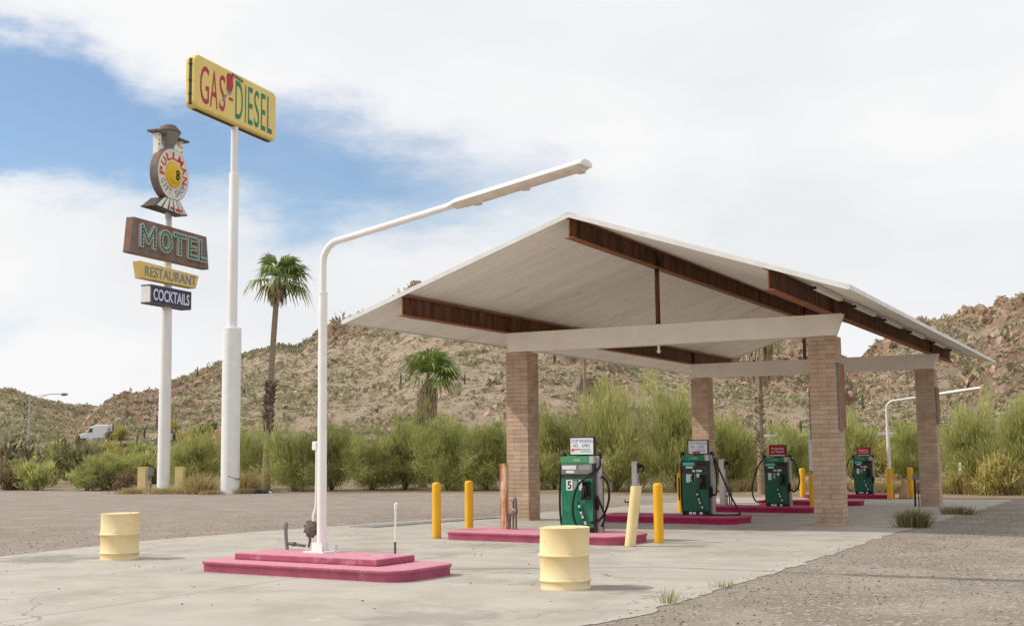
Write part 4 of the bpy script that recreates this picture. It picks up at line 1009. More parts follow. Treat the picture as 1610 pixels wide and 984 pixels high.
for sx in (-1, 1):
    mb = MB(); xq = -.12+sx*1.0; mb.bx(xq-.13, xq+.13, -.16, .16, zs(17.35), zs(18.5)); br_ = mb.build('stack_bracket', white, ms, bevel=.01)
    m2 = MB()
    for q in (.55, .8, 1.05): m2.bx(xq-.05, xq+.05, -.165, -.158, zs(17.35)+q-.04, zs(17.35)+q+.04)
    m2.build('bracket_hole', dark, br_)
    m2 = MB(); m2.box((xq-.1*sx*0+sx*.02, 0, zs(18.56)), (.9, .6, .10)); m2.build('bracket_cap', palmdark, br_)
# things at the foot of the sign poles
for lab, (x, y) in (('tan square guard post left of the stacked sign pole', (-33.15, 22.3)), ('tan square guard post right of the stacked sign pole', (-31.25, 23.0))):
    o = thing('guard_post', lab, 'guard post', (x, y, tz(x, y)), .475, 'tan guard posts by the sign pole')
    mb = MB(); mb.bx(-.21, .21, -.21, .21, -.05, 1.24); mb.build('post', tan, o, bevel=.02)
    mb = MB(); mb.bx(-.222, .222, -.222, .222, 1.2, 1.255); mb.build('cap', tan, o, bevel=.01)
t = thing('electric_box', 'grey electric box on a conduit left of the stacked sign pole', 'electric box', (-32.65, 22.35, tz(-32.6, 22.3)), .475)
mb = MB(); mb.bx(-.13, .13, -.1, .1, .8, 1.22); mb.build('box', steel, t, bevel=.01)
mb = MB(); mb.tube([(0, 0, 0), (0, 0, .8)], .05, 8); mb.lathe([(.08, .25), (.08, .4)], n=8); mb.build('conduit', steel, t, smooth=40)

# ------------------------------------------------------------------ palms
def fan_leaf(mb, o, dirv, L1, L2, n, droop, rg, m=0):
    d = Vector(dirv).normalized(); up = Vector((0, 0, 1)); side = d.cross(up)
    if side.length < .1: side = Vector((1, 0, 0))
    side.normalize(); nor = side.cross(d).normalized(); o = Vector(o)
    tip = o+d*L1+Vector((0, 0, -.08*L1)); mb.tube([tuple(o), tuple(o+d*L1*.5), tuple(tip)], [.02, .016, .012], 4, m)
    Q = []
    for i in range(n):
        a = R_(-115+230*(i+.5)/n); dd = d*math.cos(a)+side*math.sin(a)
        ln = L2*(.75+.25*math.cos(a*.8))*rg.uniform(.85, 1.1); wd = .055*L2
        s2 = d*-math.sin(a)+side*math.cos(a)
        p0 = tip; p1 = tip+dd*ln*.55+nor*.05; p2 = tip+dd*ln+Vector((0, 0, -droop*ln*rg.uniform(.5, 1.2)))
        Q.append([p0-s2*wd*.15, p1-s2*wd, p1+s2*wd, p0+s2*wd*.15]); Q.append([p1-s2*wd, p2-s2*.008, p2+s2*.008, p1+s2*wd])
    mb.quads(np.array([[tuple(q) for q in f] for f in Q]), m)
def palm(lab, x, y, h, lean, crown_r, nl, skirt, boots, seed, tr=.17, yel=True, basedark=True):
    rg = random.Random(seed); z = tz(x, y)
    o = thing('fan_palm', lab, 'palm tree', (x, y, z-.05), 0, 'fan palms behind the lot')
    n = 14; P = [(lean[0]*(i/n)**1.5, lean[1]*(i/n)**1.5, h*i/n) for i in range(n+1)]
    mb = MB(); mb.tube(P, [tr*(1.35-.3*min(1, i/4)-.25*i/n) for i in range(n+1)], 14); mb.build('trunk', palmtrunk, o, smooth=50)
    top = np.array(P[-1])
    if boots:
        mb = MB()
        for k in range(170):
            zz = rg.uniform(boots[0], boots[1]); q = zz/h; c = np.array([lean[0]*q**1.5, lean[1]*q**1.5, zz]); a = rg.uniform(0, 6.28); rr = tr*1.05
            d = np.array([math.cos(a), math.sin(a), rg.uniform(.6, 1.4)]); d /= np.linalg.norm(d); b0 = c+np.array([math.cos(a), math.sin(a), 0])*rr*.8
            mb.tube([tuple(b0), tuple(b0+d*rg.uniform(.12, .3)*tr/.17)], [.35*tr, .18*tr] if tr > .15 else [.02, .012], 4)
        mb.build('boots', palmdark, o)
    wind = np.array([.889, .457, 0])
    mb = MB(); my = MB()
    for k in range(nl):
        a = 2.399*k; el = R_(85-(78 if skirt[0] > 2.5 else 105)*(k/nl)**.85+rg.uniform(-14, 14))
        d = np.array([math.cos(a)*math.cos(el), math.sin(a)*math.cos(el), math.sin(el)])+wind*.45+np.array([rg.uniform(-.25, .25), rg.uniform(-.25, .25), 0])
        tgt = my if (yel and k > nl-2) else mb
        fan_leaf(tgt, top+np.array([0, 0, rg.uniform(-.2, .15)]), d, crown_r*rg.uniform(.4, .6), crown_r*rg.uniform(.5, .68), 17, .3+.4*(k/nl), rg)
    mb.build('crown', palmleaf, o)
    if my.n: my.build('yellow_fronds', palmyel, o)
    if skirt:
        mb = MB(); Q = []
        for k in range(int(260*skirt[1])):
            a = rg.uniform(0, 6.28); f = rg.random(); zz = top[2]-.1-rg.random()*skirt[0]*.55; ln = skirt[0]*rg.uniform(.25, .5); r0 = tr*.9; r1 = tr+skirt[2]*rg.uniform(.4, 1)*(1-.35*(top[2]-zz)/skirt[0])
            q = zz/h; c = np.array([lean[0]*q**1.5, lean[1]*q**1.5, 0]); dv = np.array([math.cos(a), math.sin(a), 0]); sv = np.array([-math.sin(a), math.cos(a), 0])*rg.uniform(.015, .05)
            p0 = c+dv*r0+np.array([0, 0, zz]); p1 = c+dv*r1+np.array([0, 0, zz-ln*.4]); p2 = c+dv*r1*1.0+np.array([0, 0, zz-ln*1.1])
            Q += [[p0-sv*.5, p0+sv*.5, p1+sv, p1-sv], [p1-sv, p1+sv, p2+sv*.4, p2-sv*.4]]
        mb.quads(np.array(Q)); mb.build('dead_skirt', palmdead, o)
    return o
x, y = at(421, 64.5); palm('tall fan palm with a thin bare trunk beside the yellow sign pole', x, y, 11.0, (.45, .25), 1.75, 26, (1.4, .8, .4), (3.0, 5.6), 3, .17)
x, y = at(664, 66); palm('short fan palm with a thick straw skirt above the green shrubs', x, y, 5.8, (.25, .1), 2.0, 20, (2.7, 1.5, .42), (1.6, 3.6), 5, .2)
x, y = at(1188, 52); palm('fan palm behind the canopy with dark trunk base, right of the back left column', x, y, 7.0, (.12, .05), 1.1, 20, (2.5, 1.3, .5), (0.2, 4.2), 8, .13)
x, y = at(917, 72); palm('fan palm with slim grey trunk rising behind the canopy roof', x, y, 9.6, (.0, .1), 1.6, 26, (1.2, .8, .4), None, 11, .11)

# ------------------------------------------------------------------ shrubs
def twigs(n, centers, spread, rg, ln, wd, root, up, wig):
    c = centers[rg.integers(0, len(centers), n)]
    p = c+rg.normal(0, 1, (n, 3))*np.array([spread, spread, spread*.8]); p[:, 2] = np.maximum(p[:, 2], .03)
    d = p-np.array(root); d /= np.linalg.norm(d, axis=1)[:, None]+1e-6
    d = d+rg.normal(0, wig, (n, 3)); d[:, 2] += up; d /= np.linalg.norm(d, axis=1)[:, None]
    L = rg.uniform(.6, 1.3, n)[:, None]*ln; s = np.cross(d, rg.normal(0, 1, (n, 3))); s /= np.linalg.norm(s, axis=1)[:, None]+1e-6; s *= wd*rg.uniform(.7, 1.3, n)[:, None]/2
    a = p-d*L/2; b = p+d*L/2; mid = p+rg.normal(0, .04, (n, 3))*ln
    return np.stack([a, mid+s, b, mid-s], 1)
def shrub_proto(name, seed, w, h, n, mat, ln=.34, wd=.045, up=.25, wig=.55, stems=9, clumps=70, lowfill=.3, cat='shrub', flat=1.):
    rg = np.random.default_rng(seed)
    o = thing(name, '', cat)
    mb = MB(); C = []
    for k in range(stems):
        a = 2*math.pi*k/stems+rg.uniform(-.3, .3); el = rg.uniform(.35, 1.45); rr = rg.uniform(.75, 1.0)
        e = np.array([math.cos(a)*math.cos(el)*w/2*rr, math.sin(a)*math.cos(el)*w/2*rr, max(.15*h, math.sin(el)*h*rr*.95)])
        q = np.array([e[0]*.35, e[1]*.35, e[2]*.6]); P = spline([(rg.uniform(-.1, .1), rg.uniform(-.1, .1), 0), tuple(q), tuple(e)], 4)
        mb.tube(P, [.045*h/3*(1-.85*i/len(P)) for i in range(len(P))], 5)
        for t in (.45, .65, .82, 1.): 
            b = np.array(P[int(t*(len(P)-1))]); C.append(b)
            for m_ in range(2):
                bb_ = b+rg.normal(0, .13, 3)*np.array([w, w, h*.8]); bb_[2] = max(bb_[2], .1); C.append(bb_)
    while len(C) < clumps:
        a = rg.uniform(0, 6.28); f = rg.random()**.5; el = rg.uniform(0, 1.5)
        C.append(np.array([math.cos(a)*math.cos(el)*w/2*f, math.sin(a)*math.cos(el)*w/2*f, max(.12, math.sin(el)*h*f*(1 if rg.random() > lowfill else .35))]))
    C = np.array(C)
    C[:, 2] *= flat
    fq = twigs(int(n*.82), C, .062*w, rg, ln, wd, (0, 0, -.2*h), up, wig); hi_ = C[C[:, 2] > .55*h]; hi_ = hi_ if len(hi_) else C; fq = np.concatenate([fq, twigs(n-int(n*.82), hi_*np.array([1.12, 1.12, 1.16]), .05*w, rg, ln*1.5, wd*.9, (0, 0, -.2*h), up+.25, wig*.6)])
    fl = MB(); fl.quads(fq); mb.build('stems', bark, o); fl.build('foliage', mat, o)
    return o
protos = [
    shrub_proto('palo_verde_shrub', 21, 4.2, 3.7, 14500, leaf_a, .36, .03, .25, .5),
    shrub_proto('palo_verde_shrub', 22, 4.4, 3.6, 14500, leaf_b, .34, .03, .05, .55),
    shrub_proto('palo_verde_shrub', 23, 4.0, 3.8, 14500, leaf_a, .40, .03, .5, .45),
    shrub_proto('palo_verde_shrub', 24, 4.3, 3.6, 14500, leaf_b, .36, .03, -.4, .5),
    shrub_proto('palo_verde_shrub', 25, 6.2, 5.0, 19000, leaf_a, .46, .03, .3, .45, stems=13, clumps=95),
]
def pshrub(lab, u, r, vtop, wpx, pi, used=set(), cat_group='palo verde shrubs along the back of the lot', sink=0):
    x, y = at(u, r); z = tz(x, y)
    hor = 705+(u-805)*.012; top = 1.7+(hor-vtop)/pxm(r)
    w = wpx/pxm(r); p = protos[pi]; h0 = [3.7, 3.6, 3.8, 3.6, 5.0][pi]*1.06; w0 = [4.2, 4.4, 4.0, 4.3, 6.2][pi]*1.12
    s = ((w/w0), (w/w0), (top-z)/h0)
    if pi in used: o = dup(p, (x, y, z), random.uniform(0, 6.28), lab, cat_group, s)
    else:
        used.add(pi); o = p; o.location = (x, y, z); o.rotation_euler = (0, 0, random.uniform(0, 6.28)); o.scale = s; o['label'] = lab; o['group'] = cat_group
    return o
for lab, u, r, vt, wp, pi in [
    ('rounded feathery green shrub left of the stacked sign pole', 176, 71, 692, 104, 3),
    ('green shrub between the two tall white sign poles', 312, 70, 668, 110, 0),
    ('green shrub at the right foot of the yellow sign pole, left of the tall palm', 392, 67.5, 662, 92, 2),
    ('broad green shrub just right of the tall palm trunk', 462, 63, 664, 112, 1),
    ('green shrub directly behind the foreground bent lamp pole', 522, 64, 662, 118, 0),
    ('green shrub right of the foreground bent lamp pole, low and dense', 585, 62, 672, 112, 3),
    ('green shrub just left of the short skirted palm', 636, 63, 655, 112, 2),
    ('drooping green shrub in front of the short skirted palm', 700, 61, 652, 124, 1),
    ('tall green shrub left of the front left brick column', 762, 60, 652, 118, 3),
    ('yellow green shrub immediately right of the front left brick column', 868, 60, 646, 130, 0),
    ('largest wispy palo verde behind the dispenser numbered 5', 962, 57.5, 608, 185, 4),
    ('wispy palo verde just left of the back left brick column', 1058, 56, 626, 130, 2),
    ('green shrub between the back left column and the dark palm trunk', 1140, 57, 664, 118, 0),
    ('olive shrub behind the dispenser with the red sign', 1236, 60, 676, 112, 1),
    ('pale green shrub behind the front right column', 1330, 72, 668, 96, 0),
    ('small green shrub behind the far bent lamp', 1418, 74, 672, 70, 3),
    ('green palo verde right of the far right brick column', 1512, 55.5, 668, 130, 2),
    ('tall palo verde at the right edge of the picture', 1590, 54.5, 654, 150, 4),
    ('palo verde cut by the right edge of the picture', 1690, 54, 654, 160, 0),
    ('dark green shrub hugging the ground behind the far left of the dispenser row', 815, 62, 668, 110, 1),
]: pshrub(lab, u, r, vt, wp, pi)
# smaller desert bushes, individual plants
dpro = [shrub_proto('desert_bush', 41, 1.6, 1.1, 1500, leaf_c, .24, .05, .3, .6, 7, 40), shrub_proto('desert_bush', 42, 1.7, 1.0, 1500, leaf_y, .22, .05, .2, .6, 7, 40),
        shrub_proto('desert_bush', 43, 1.5, .9, 1300, leaf_d, .22, .045, .3, .7, 7, 36), shrub_proto('desert_bush', 44, 1.7, 1.4, 1700, leaf_b, .28, .05, .4, .5, 7, 40),
        shrub_proto('cholla_cactus', 45, 1.3, 1.3, 900, leaf_ch, .26, .10, .2, .9, 6, 26, cat='cactus')]
dlab = [('olive desert bush scattered beyond the lot', 'olive desert bushes'), ('yellowish brittle desert bush beyond the lot', 'yellowish desert bushes'), ('dry brown desert bush beyond the lot', 'dry brown desert bushes'),
        ('fresh green desert bush beyond the lot', 'fresh green desert bushes'), ('pale spiny cholla cactus on the desert flat left of the signs', 'pale cholla cacti')]
dused = set()
def dbush(u, r, k, s, lab=None):
    x, y = at(u, r); z = tz(x, y)-.03; sc = (s*random.uniform(.85, 1.2), s*random.uniform(.85, 1.2), s*random.uniform(.8, 1.1))
    lb, gp_ = (lab or dlab[k][0]), dlab[k][1]
    if k in dused: o = dup(dpro[k], (x, y, z), random.uniform(0, 6.28), lb, gp_, sc)
    else:
        dused.add(k); o = dpro[k]; o.location = (x, y, z); o.scale = sc; o['label'] = lb; o['group'] = gp_
    if lab: del o['group']
    return o
rb_ = random.Random(5)
dbush(30, 76, 2, 1.9, 'dry reddish brown bush at the far left edge of the lot'); dbush(66, 74, 3, 1.35, 'small dark green bush near the left edge of the lot'); dbush(143, 72, 3, 1.0, 'small bright green bush left of the rounded shrub')
dbush(173, 70, 0, .9, 'low olive bush at the foot of the rounded shrub'); dbush(200, 69.5, 2, 1.0, 'low dry bush at the right foot of the rounded shrub'); dbush(1555, 51.5, 1, 1.4, 'rounded golden dry bush in front of the right palo verdes'); dbush(1487, 52.5, 1, .75, 'small golden dry bush at the foot of the far right column')
for i in range(70):
    u = rb_.uniform(-30, 350); r = rb_.choice([84, 92, 100, 112, 124, 138, 150, 165, 180, 200, 212])*rb_.uniform(.96, 1.05)
    k = rb_.choice([0, 0, 1, 1, 1, 3, 3, 2, 4]); dbush(u, r, k, rb_.uniform(1.2, 2.3))
for i in range(46):
    u = rb_.uniform(380, 1650); r = rb_.uniform(72, 115); k = rb_.choice([0, 1, 1, 3, 3, 2]); dbush(u, r, k, rb_.uniform(1.2, 2.2))

# saguaros
def saguaro(h, seed):
    rg = random.Random(seed); o = thing('saguaro_cactus', 'distant dark saguaro column standing on the desert slope', 'cactus', group='distant saguaros')
    mb = MB(); mb.lathe([(.26, 0), (.3, h*.3), (.29, h*.8), (.2, h*.96), (.05, h)], n=10); mb.build('stem', cact, o, smooth=60)
    for k in range(rg.choice([0, 1, 2])):
        a = rg.uniform(0, 6.28); zz = h*rg.uniform(.35, .55); c, s = math.cos(a), math.sin(a)
        mb = MB(); mb.tube(spline([(0, 0, zz), (c*.6, s*.6, zz+.05), (c*.75, s*.75, zz+.5), (c*.75, s*.75, zz+h*.3)], 4), .2, 8); mb.build('arm', cact, o, smooth=60)
    return o
sg_ = [saguaro(4.2, 1), saguaro(5.2, 2), saguaro(3.6, 7)]; sused = 0
for u, r, s in [(57, 150, 1.3), (129, 160, 1.1), (172, 175, .7), (220, 190, .7), (231, 185, .9), (277, 165, 1.25), (309, 180, .9), (318, 178, .8), (325, 182, .95), (296, 150, .8), (182, 210, .8), (40, 230, .9), (110, 215, .8), (15, 200, .8), (150, 240, .9), (250, 230, .8),
                (312, 345, 1.0), (273, 340, 1.1), (470, 330, .9), (466, 346, .9), (385, 250, .8), (430, 220, .8), (1206, 150, .9), (1222, 160, .8), (1252, 155, .9), (630, 210, .8), (730, 200, .8), (1095, 170, .9), (1350, 200, .8), (870, 220, .9)]:
    x, y = at(u, r); z = tz(x, y)-.1; k = sused % 3
    if sused < 3: o = sg_[k]; o.location = (x, y, z); o.scale = (s*.62,)*3
    else: o = dup(sg_[k], (x, y, z), random.uniform(0, 6), None, None, s*.62)
    sused += 1

# hillside scrub and boulders, uncountable
def scatter(n, rlo, rhi, ulo, uhi, seed):
    rg = np.random.default_rng(seed); u = rg.uniform(ulo, uhi, n); r = np.sqrt(rg.uniform(rlo**2, rhi**2, n))
    d = F2[None]*FPX+R3[None]*(u-805)[:, None]; d = d[:, :2]/np.linalg.norm(d[:, :2], axis=1)[:, None]
    return CAM[0]+d[:, 0]*r, CAM[1]+d[:, 1]*r, r, rg
x, y, r, rg = scatter(95000, 100, 560, -150, 1750, 31)
z, rk, lot, rr, m = terrain(x, y, True)
keep = (fbm(x*.06, y*.06, 3)+.25*rg.random(len(x)) > .50) | (rg.random(len(x)) < .22)
keep &= (r < 400) | (x*0+1 > 0)
x, y, z, r = x[keep], y[keep], z[keep], r[keep]; n = len(x)
K = 10
sz = (.32+rg.exponential(.3, n))*np.where(r > 330, 1.3, 1.)
P = rg.normal(0, 1, (n, K, 3)); P /= np.linalg.norm(P, axis=2)[..., None]; P[..., 2] = np.abs(P[..., 2]); P *= (rg.uniform(.35, 1., (n, K))*1.0)[..., None]
P[..., 2] *= .75
c = P*sz[:, None, None]+np.stack([x, y, z], 1)[:, None]
d = P+rg.normal(0, .5, P.shape); d /= np.linalg.norm(d, axis=2)[..., None]; s = np.cross(d, rg.normal(0, 1, P.shape)); s /= np.linalg.norm(s, axis=2)[..., None]
l_ = (.36*sz)[:, None, None]; w_d = (.19*sz)[:, None, None]
Q = np.stack([c-d*l_, c+s*w_d, c+d*l_, c-s*w_d], 2).reshape(-1, 4, 3)
o = MB().quads(Q).build('hillside_scrub', scrubm); tag(o, 'sparse grey green scrub dotted over the rocky hills', 'scrub', kind='stuff')
x, y, r, rg = scatter(60000, 130, 420, -150, 1800, 33)
z, rk, lot, rr, m = terrain(x, y, True)
keep = (rg.random(len(x)) < .035+.62*rk) & (z > 3)
x, y, z, r = x[keep], y[keep], z[keep], r[keep]; n = len(x)
ico = np.array([(0, 0, -1), (.72, -.53, -.45), (-.28, -.85, -.45), (-.89, 0, -.45), (-.28, .85, -.45), (.72, .53, -.45), (.28, -.85, .45), (-.72, -.53, .45), (-.72, .53, .45), (.28, .85, .45), (.89, 0, .45), (0, 0, 1)])
icf = [(0, 1, 2), (1, 0, 5), (0, 2, 3), (0, 3, 4), (0, 4, 5), (1, 5, 10), (2, 1, 6), (3, 2, 7), (4, 3, 8), (5, 4, 9), (1, 10, 6), (2, 6, 7), (3, 7, 8), (4, 8, 9), (5, 9, 10), (6, 10, 11), (7, 6, 11), (8, 7, 11), (9, 8, 11), (10, 9, 11)]
sz = .16+rg.exponential(.22, n); sz = np.minimum(sz, np.where(r < 240, .8, 1.5))
V = ico[None]*rg.uniform(.55, 1.35, (n, 12, 1))*np.stack([rg.uniform(.7, 1.3, n), rg.uniform(.7, 1.3, n), rg.uniform(.6, 1.7, n)], 1)[:, None]*sz[:, None, None]
V = V+np.stack([x, y, z], 1)[:, None]
mb = MB(); mb.v.append(V.reshape(-1, 3)); mb.n = 12*n
mb.f = [(12*i+a, 12*i+b, 12*i+c_) for i in range(n) for a, b, c_ in icf]; mb.m = [0]*len(mb.f)
o = mb.build('hillside_boulders', rockm); tag(o, 'countless reddish brown boulders and rock outcrops on the hills', 'boulders', kind='stuff')
# loose stones on the lot
def stones(name, n, fx, seed, lo, hi, lab):
    rg = np.random.default_rng(seed); P = fx(rg, n); sz = lo+(hi-lo)*rg.random(len(P))**3
    V = ico[None]*rg.uniform(.6, 1.3, (len(P), 12, 1))*sz[:, None, None]*np.array([1, 1, .6])
    zz = np.array([gz(a, b) for a, b in P])
    V = V+np.stack([P[:, 0], P[:, 1], zz+sz*.2], 1)[:, None]
    mb = MB(); mb.v.append(V.reshape(-1, 3)); mb.n = 12*len(P); mb.f = [(12*i+a, 12*i+b, 12*i+c_) for i in range(len(P)) for a, b, c_ in icf]; mb.m = [0]*len(mb.f)
    tag(mb.build(name, stone), lab, 'stones', kind='stuff')
stones('loose_gravel', 5200, lambda rg, n: np.stack([9.2+np.abs(rg.normal(0, 2.2, n)), rg.uniform(-18, 12, n)], 1), 51, .005, .017, 'loose gravel strewn over the broken asphalt right of the concrete')
stones('lot_gravel', 4200, lambda rg, n: (lambda y: np.stack([np.array([xl(q) for q in y])-.1-np.abs(rg.normal(0, 3.2, n)), y], 1))(rg.uniform(-16, 14, n)), 53, .005, .017, 'loose gravel on the lot left of the concrete')
stones('concrete_grit', 420, lambda rg, n: np.stack([rg.uniform(-2, 9.3, n), rg.uniform(-19, 2, n)], 1), 52, .004, .018, 'small dark stones littering the concrete forecourt')

# ------------------------------------------------------------------ grasses and weeds
def grass(name, lab, cat, x, y, n, h, spread, mat, lean=(.1, .05), seed=0, z=None, group=None, wd=.012):
    rg = np.random.default_rng(seed+77); zz = tz(x, y) if z is None else z
    b = rg.normal(0, spread*.4, (n, 2)); a = rg.uniform(0, 6.28, n); out = rg.uniform(.05, .65, n); hh = h*rg.uniform(.5, 1.1, n)
    p0 = np.stack([b[:, 0], b[:, 1], np.zeros(n)], 1); d = np.stack([np.cos(a)*out+b[:, 0]/spread*.6+lean[0], np.sin(a)*out+b[:, 1]/spread*.6+lean[1], np.ones(n)], 1); d /= np.linalg.norm(d, axis=1)[:, None]
    p1 = p0+d*hh[:, None]*.6; d2 = d*np.array([1.5, 1.5, .8]); p2 = p1+d2*hh[:, None]*.45
    s = np.stack([-np.sin(a), np.cos(a), 0*a], 1)*wd
    Q = np.concatenate([np.stack([p0-s, p0+s, p1+s*.7, p1-s*.7], 1), np.stack([p1-s*.7, p1+s*.7, p2+s*.15, p2-s*.15], 1)])
    o = MB().quads(Q).build(name, mat, loc=(x, y, zz)); return tag(o, lab, cat, group)
grass('grass_tuft', 'bushy dry grass tuft at the edge of the concrete right of the front right column', 'grass tuft', 9.36, .15, 900, .40, .30, tuftm, seed=1, wd=.008)
grass('grass_tuft', 'low green and dry weed patch beside the far right column', 'grass tuft', 9.25, 7.6, 380, .24, .5, tuftm, seed=2, wd=.01)
grass('weed', 'thin spindly weed at the gravel edge right of the nearest drum', 'weed', 9.3, -14.25, 45, .2, .14, weedm, seed=3, wd=.004)
grass('weed', 'tiny weed further along the gravel edge beyond the nearest drum', 'weed', 9.35, -12.6, 40, .12, .16, weedm, seed=4, wd=.004)
grass('weed', 'tiny green weed on the gravel at the far left', 'weed', -4.1, -11.9, 30, .1, .12, weedm, seed=5, wd=.005)
for i, (u, r, h, sp, lab) in enumerate([(318, 61.5, 1.15, .75, 'tall pale dry grass clump left of the yellow sign pole'), (392, 62.5, 1.2, .6, 'tall pale dry grass clump right of the yellow sign pole'), (212, 63.8, .35, .8, 'low straw grass patch left of the stacked sign pole'),
                                         (262, 62.8, .35, .9, 'low straw grass patch around the foot of the stacked sign pole'), (300, 62.3, .3, .9, 'low straw grass between the two sign poles'), (335, 60.5, .25, .6, 'low straw grass at the left foot of the yellow sign pole'), (385, 60.5, .3, .4, 'small straw tuft touching the yellow sign pole')]):
    x, y = at(u, r); grass('dry_grass', lab, 'dry grass', x, y, 650, h, sp, straw, seed=10+i, wd=.014)
for i, (u, r) in enumerate([(1280, 55), (1310, 55), (1340, 54.5), (1375, 54.5), (1420, 54), (1455, 54), (1500, 53), (1528, 52.5), (1240, 56), (1205, 56), (1160, 56), (1590, 52), (1625, 52)]):
    x, y = at(u, r); grass('dry_grass', 'knee high golden dry grass in the verge behind the canopy', 'dry grass', x, y, 520, .62, .85, straw, seed=30+i, group='golden verge grass behind the canopy', wd=.016)
grass('weed', 'dry brown weeds growing on the kerb island without a dispenser', 'weed', 4.4, 13.7, 220, .32, .5, leaf_d, seed=60, z=z5-.01, wd=.008)
# rubble at the palm foot
for lab, u, r, s, mt in (('grey heap of broken rubble at the foot of the tall palm', 404, 61, .75, dsteel), ('white lump of debris right of the tall palm', 428, 60.6, .28, signw)):
    x, y = at(u, r); rg = np.random.default_rng(int(u)); mb = MB()
    for k in range(16 if s > .5 else 3):
        p = rg.normal(0, .35, 3)*s*np.array([1.6, 1, .0]); q = ico*rg.uniform(.6, 1.3, (12, 1))*s*rg.uniform(.15, .42)*np.array([1.3, 1, .7]); mb.add(q+p+np.array([0, 0, s*.12]), icf)
    tag(mb.build('debris_heap', mt, loc=(x, y, tz(x, y))), lab, 'debris')

# ------------------------------------------------------------------ far highway furniture
mb = MB(); n = 60; V = []; F = []
for i in range(n+1):
    u = -400+700*i/n
    for rr_ in (224, 236):
        x, y = at(u, rr_); V.append((x, y, tz(x, y)+.12))
for i in range(n): F.append((2*i, 2*i+2, 2*i+3, 2*i+1))
tag(MB().add(V, F).build('highway', asph), kind='structure')
x, y = at(51, 168); z = tz(x, y)
t = thing('street_lamp', 'distant slim grey street lamp with a curved arm at the far left', 'street lamp', (x, y, z), YAW)
mb = MB(); mb.lathe([(.13, 0), (.08, 9.0)], n=12); mb.build('pole', silver, t, smooth=40)
mb = MB(); mb.tube(spline([(0, 0, 7.2), (.8, 0, 8.2), (2.2, 0, 8.9), (4.2, 0, 9.0)], 5), .055, 8); mb.tube([(0, 0, 8.75), (2.2, 0, 8.92)], .03, 6); mb.build('arm', silver, t, smooth=40)
mb = MB(); mb.lathe([(.05, -.1), (.17, 0), (.2, .35), (.12, .75), (.03, .8)], (4.05, 0, 8.93), 12, axis='x'); mb.build('lamp_head', steel, t, smooth=40)
# truck
x, y = at(155, 227); z = tz(x, y)-.6
t = thing('truck', 'white semi truck cab half hidden by shrubs on the distant highway', 'truck', (x, y, z), YAW+math.pi)
mb = MB(); hw = 1.2
prof = [(-2.6, .55), (2.55, .55), (2.75, .9), (2.7, 1.55), (2.3, 1.8), (1.15, 2.08), (.62, 2.98), (.3, 3.18), (-.6, 3.42), (-2.6, 3.42)]
mb.prism(prof[::-1], -hw, hw); mb.build('cab', truckw, t, bevel=.14, seg=3)
for sy in (-1, 1):
    mb = MB(); P = [(.12, 2.12), (.98, 2.12), (.58, 2.84), (.12, 2.84)]; mb.prism(P if sy > 0 else P, sy*(hw+.004)-.006, sy*(hw+.004)+.006); mb.build('side_window', glass, t)
    for xx in (1.75, -2.1):
        mb = MB(); mb.lathe([(.2, -.14), (.52, -.14), (.52, .14), (.2, .14)], (xx, sy*(hw-.1), .5), 20, axis='y'); wh = mb.build('wheel', black, t, smooth=40)
        m2 = MB(); m2.lathe([(.05, 0), (.28, .02), (.3, .05)], (xx, sy*(hw-.1)-.12, .5), 16, axis='y'); m2.build('rim', silver, wh, smooth=40)
    mb = MB(); mb.prism([(1.05, .6), (2.45, .6), (2.3, 1.05), (1.75, 1.18), (1.2, 1.05)], sy*(hw+.004)-.006, sy*(hw+.004)+.006); mb.build('wheel_arch', black, t)
    mb = MB(); mb.bx(.95, 1.05, sy*1.45-.1, sy*1.45+.1, 2.0, 2.6); mb.build('mirror', truckw, t)
mb = MB(); mb.add([(1.2, -1.0, 2.09), (1.2, 1.0, 2.09), (.68, .95, 2.96), (.68, -.95, 2.96)], [(0, 1, 2, 3)]); mb.build('windscreen', glass, t)
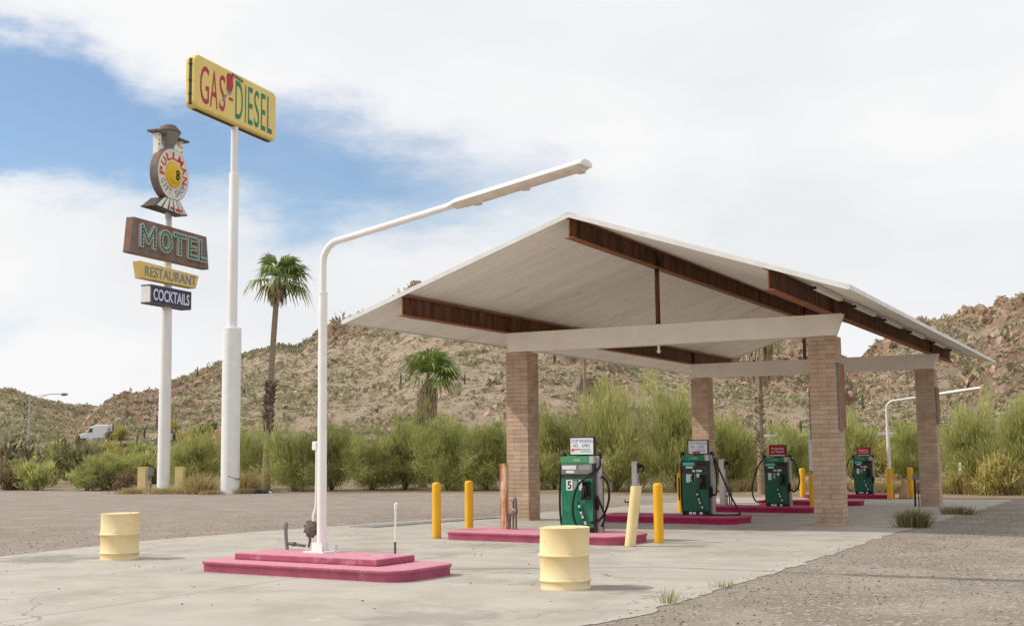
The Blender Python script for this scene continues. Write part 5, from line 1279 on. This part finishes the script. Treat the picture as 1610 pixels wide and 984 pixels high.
# guard rails and pipe gate
def rail(lab, name, u0, u1, r0, r1, zv, mat, bars, post=6, cat='guard rail'):
    x0, y0 = at(u0, r0); x1, y1 = at(u1, r1); o = thing(name, lab, cat, (x0, y0, 0)); d = np.array([x1-x0, y1-y0]); L0 = np.linalg.norm(d); o.rotation_euler = (0, 0, math.atan2(d[1], d[0]))
    for q in bars:
        mb = MB(); mb.bx(0, L0, -.05, .05, zv+q[0], zv+q[0]+q[1]); mb.build('rail', mat, o, bevel=.02)
    k = max(2, int(L0/post)+1)
    for i in range(k):
        xx = L0*i/(k-1); wx, wy = x0+d[0]*i/(k-1), y0+d[1]*i/(k-1); zz = tz(wx, wy)
        mb = MB(); mb.bx(xx-.06, xx+.06, .055, .17, zz-.1, zv+bars[-1][0]+bars[-1][1]+.05); mb.build('post', mat, o)
rail('long pale steel guard rail crossing behind the canopy at the foot of the hill', 'guard_rail', 1060, 1640, 82, 74, 2.22, silver, [(0, .16)], 5)
rail('rusty dark red pipe gate right of the stacked sign pole', 'pipe_gate', 262, 304, 112, 112, .75, rustedge, [(0, .12), (.35, .12)], 3, 'gate')
rail('short dark rail stub low among bushes at the far left', 'guard_rail', 66, 88, 118, 118, .4, black, [(0, .22)], 3)
rail('pale low guard rail behind the rusty gate', 'guard_rail', 262, 292, 120, 120, .4, silver, [(0, .3)], 3)
x, y = at(1497, 52.5); t = thing('marker_post', 'small white marker post in the grass right of the far right column', 'marker', (x, y, tz(x, y)))
mb = MB(); mb.bx(-.03, .03, -.02, .02, 0, 1.25); mb.build('post', dsteel, t); mb = MB(); mb.bx(-.05, .05, -.03, -.021, .9, 1.25); mb.build('plate', signw, t)
# dirt track, a pale strip at the far left
mb = MB(); V = []; F = []
for i in range(41):
    u = -300+600*i/40
    for rr_ in (112+.01*i, 119):
        x, y = at(u, rr_); V.append((x, y, tz(x, y)+.02))
for i in range(40): F.append((2*i, 2*i+2, 2*i+3, 2*i+1))
tag(MB().add(V, F).build('dirt_track', pbr('track_dust', (.48, .38, .29), (.42, .33, .24), .4, .95)), kind='structure')
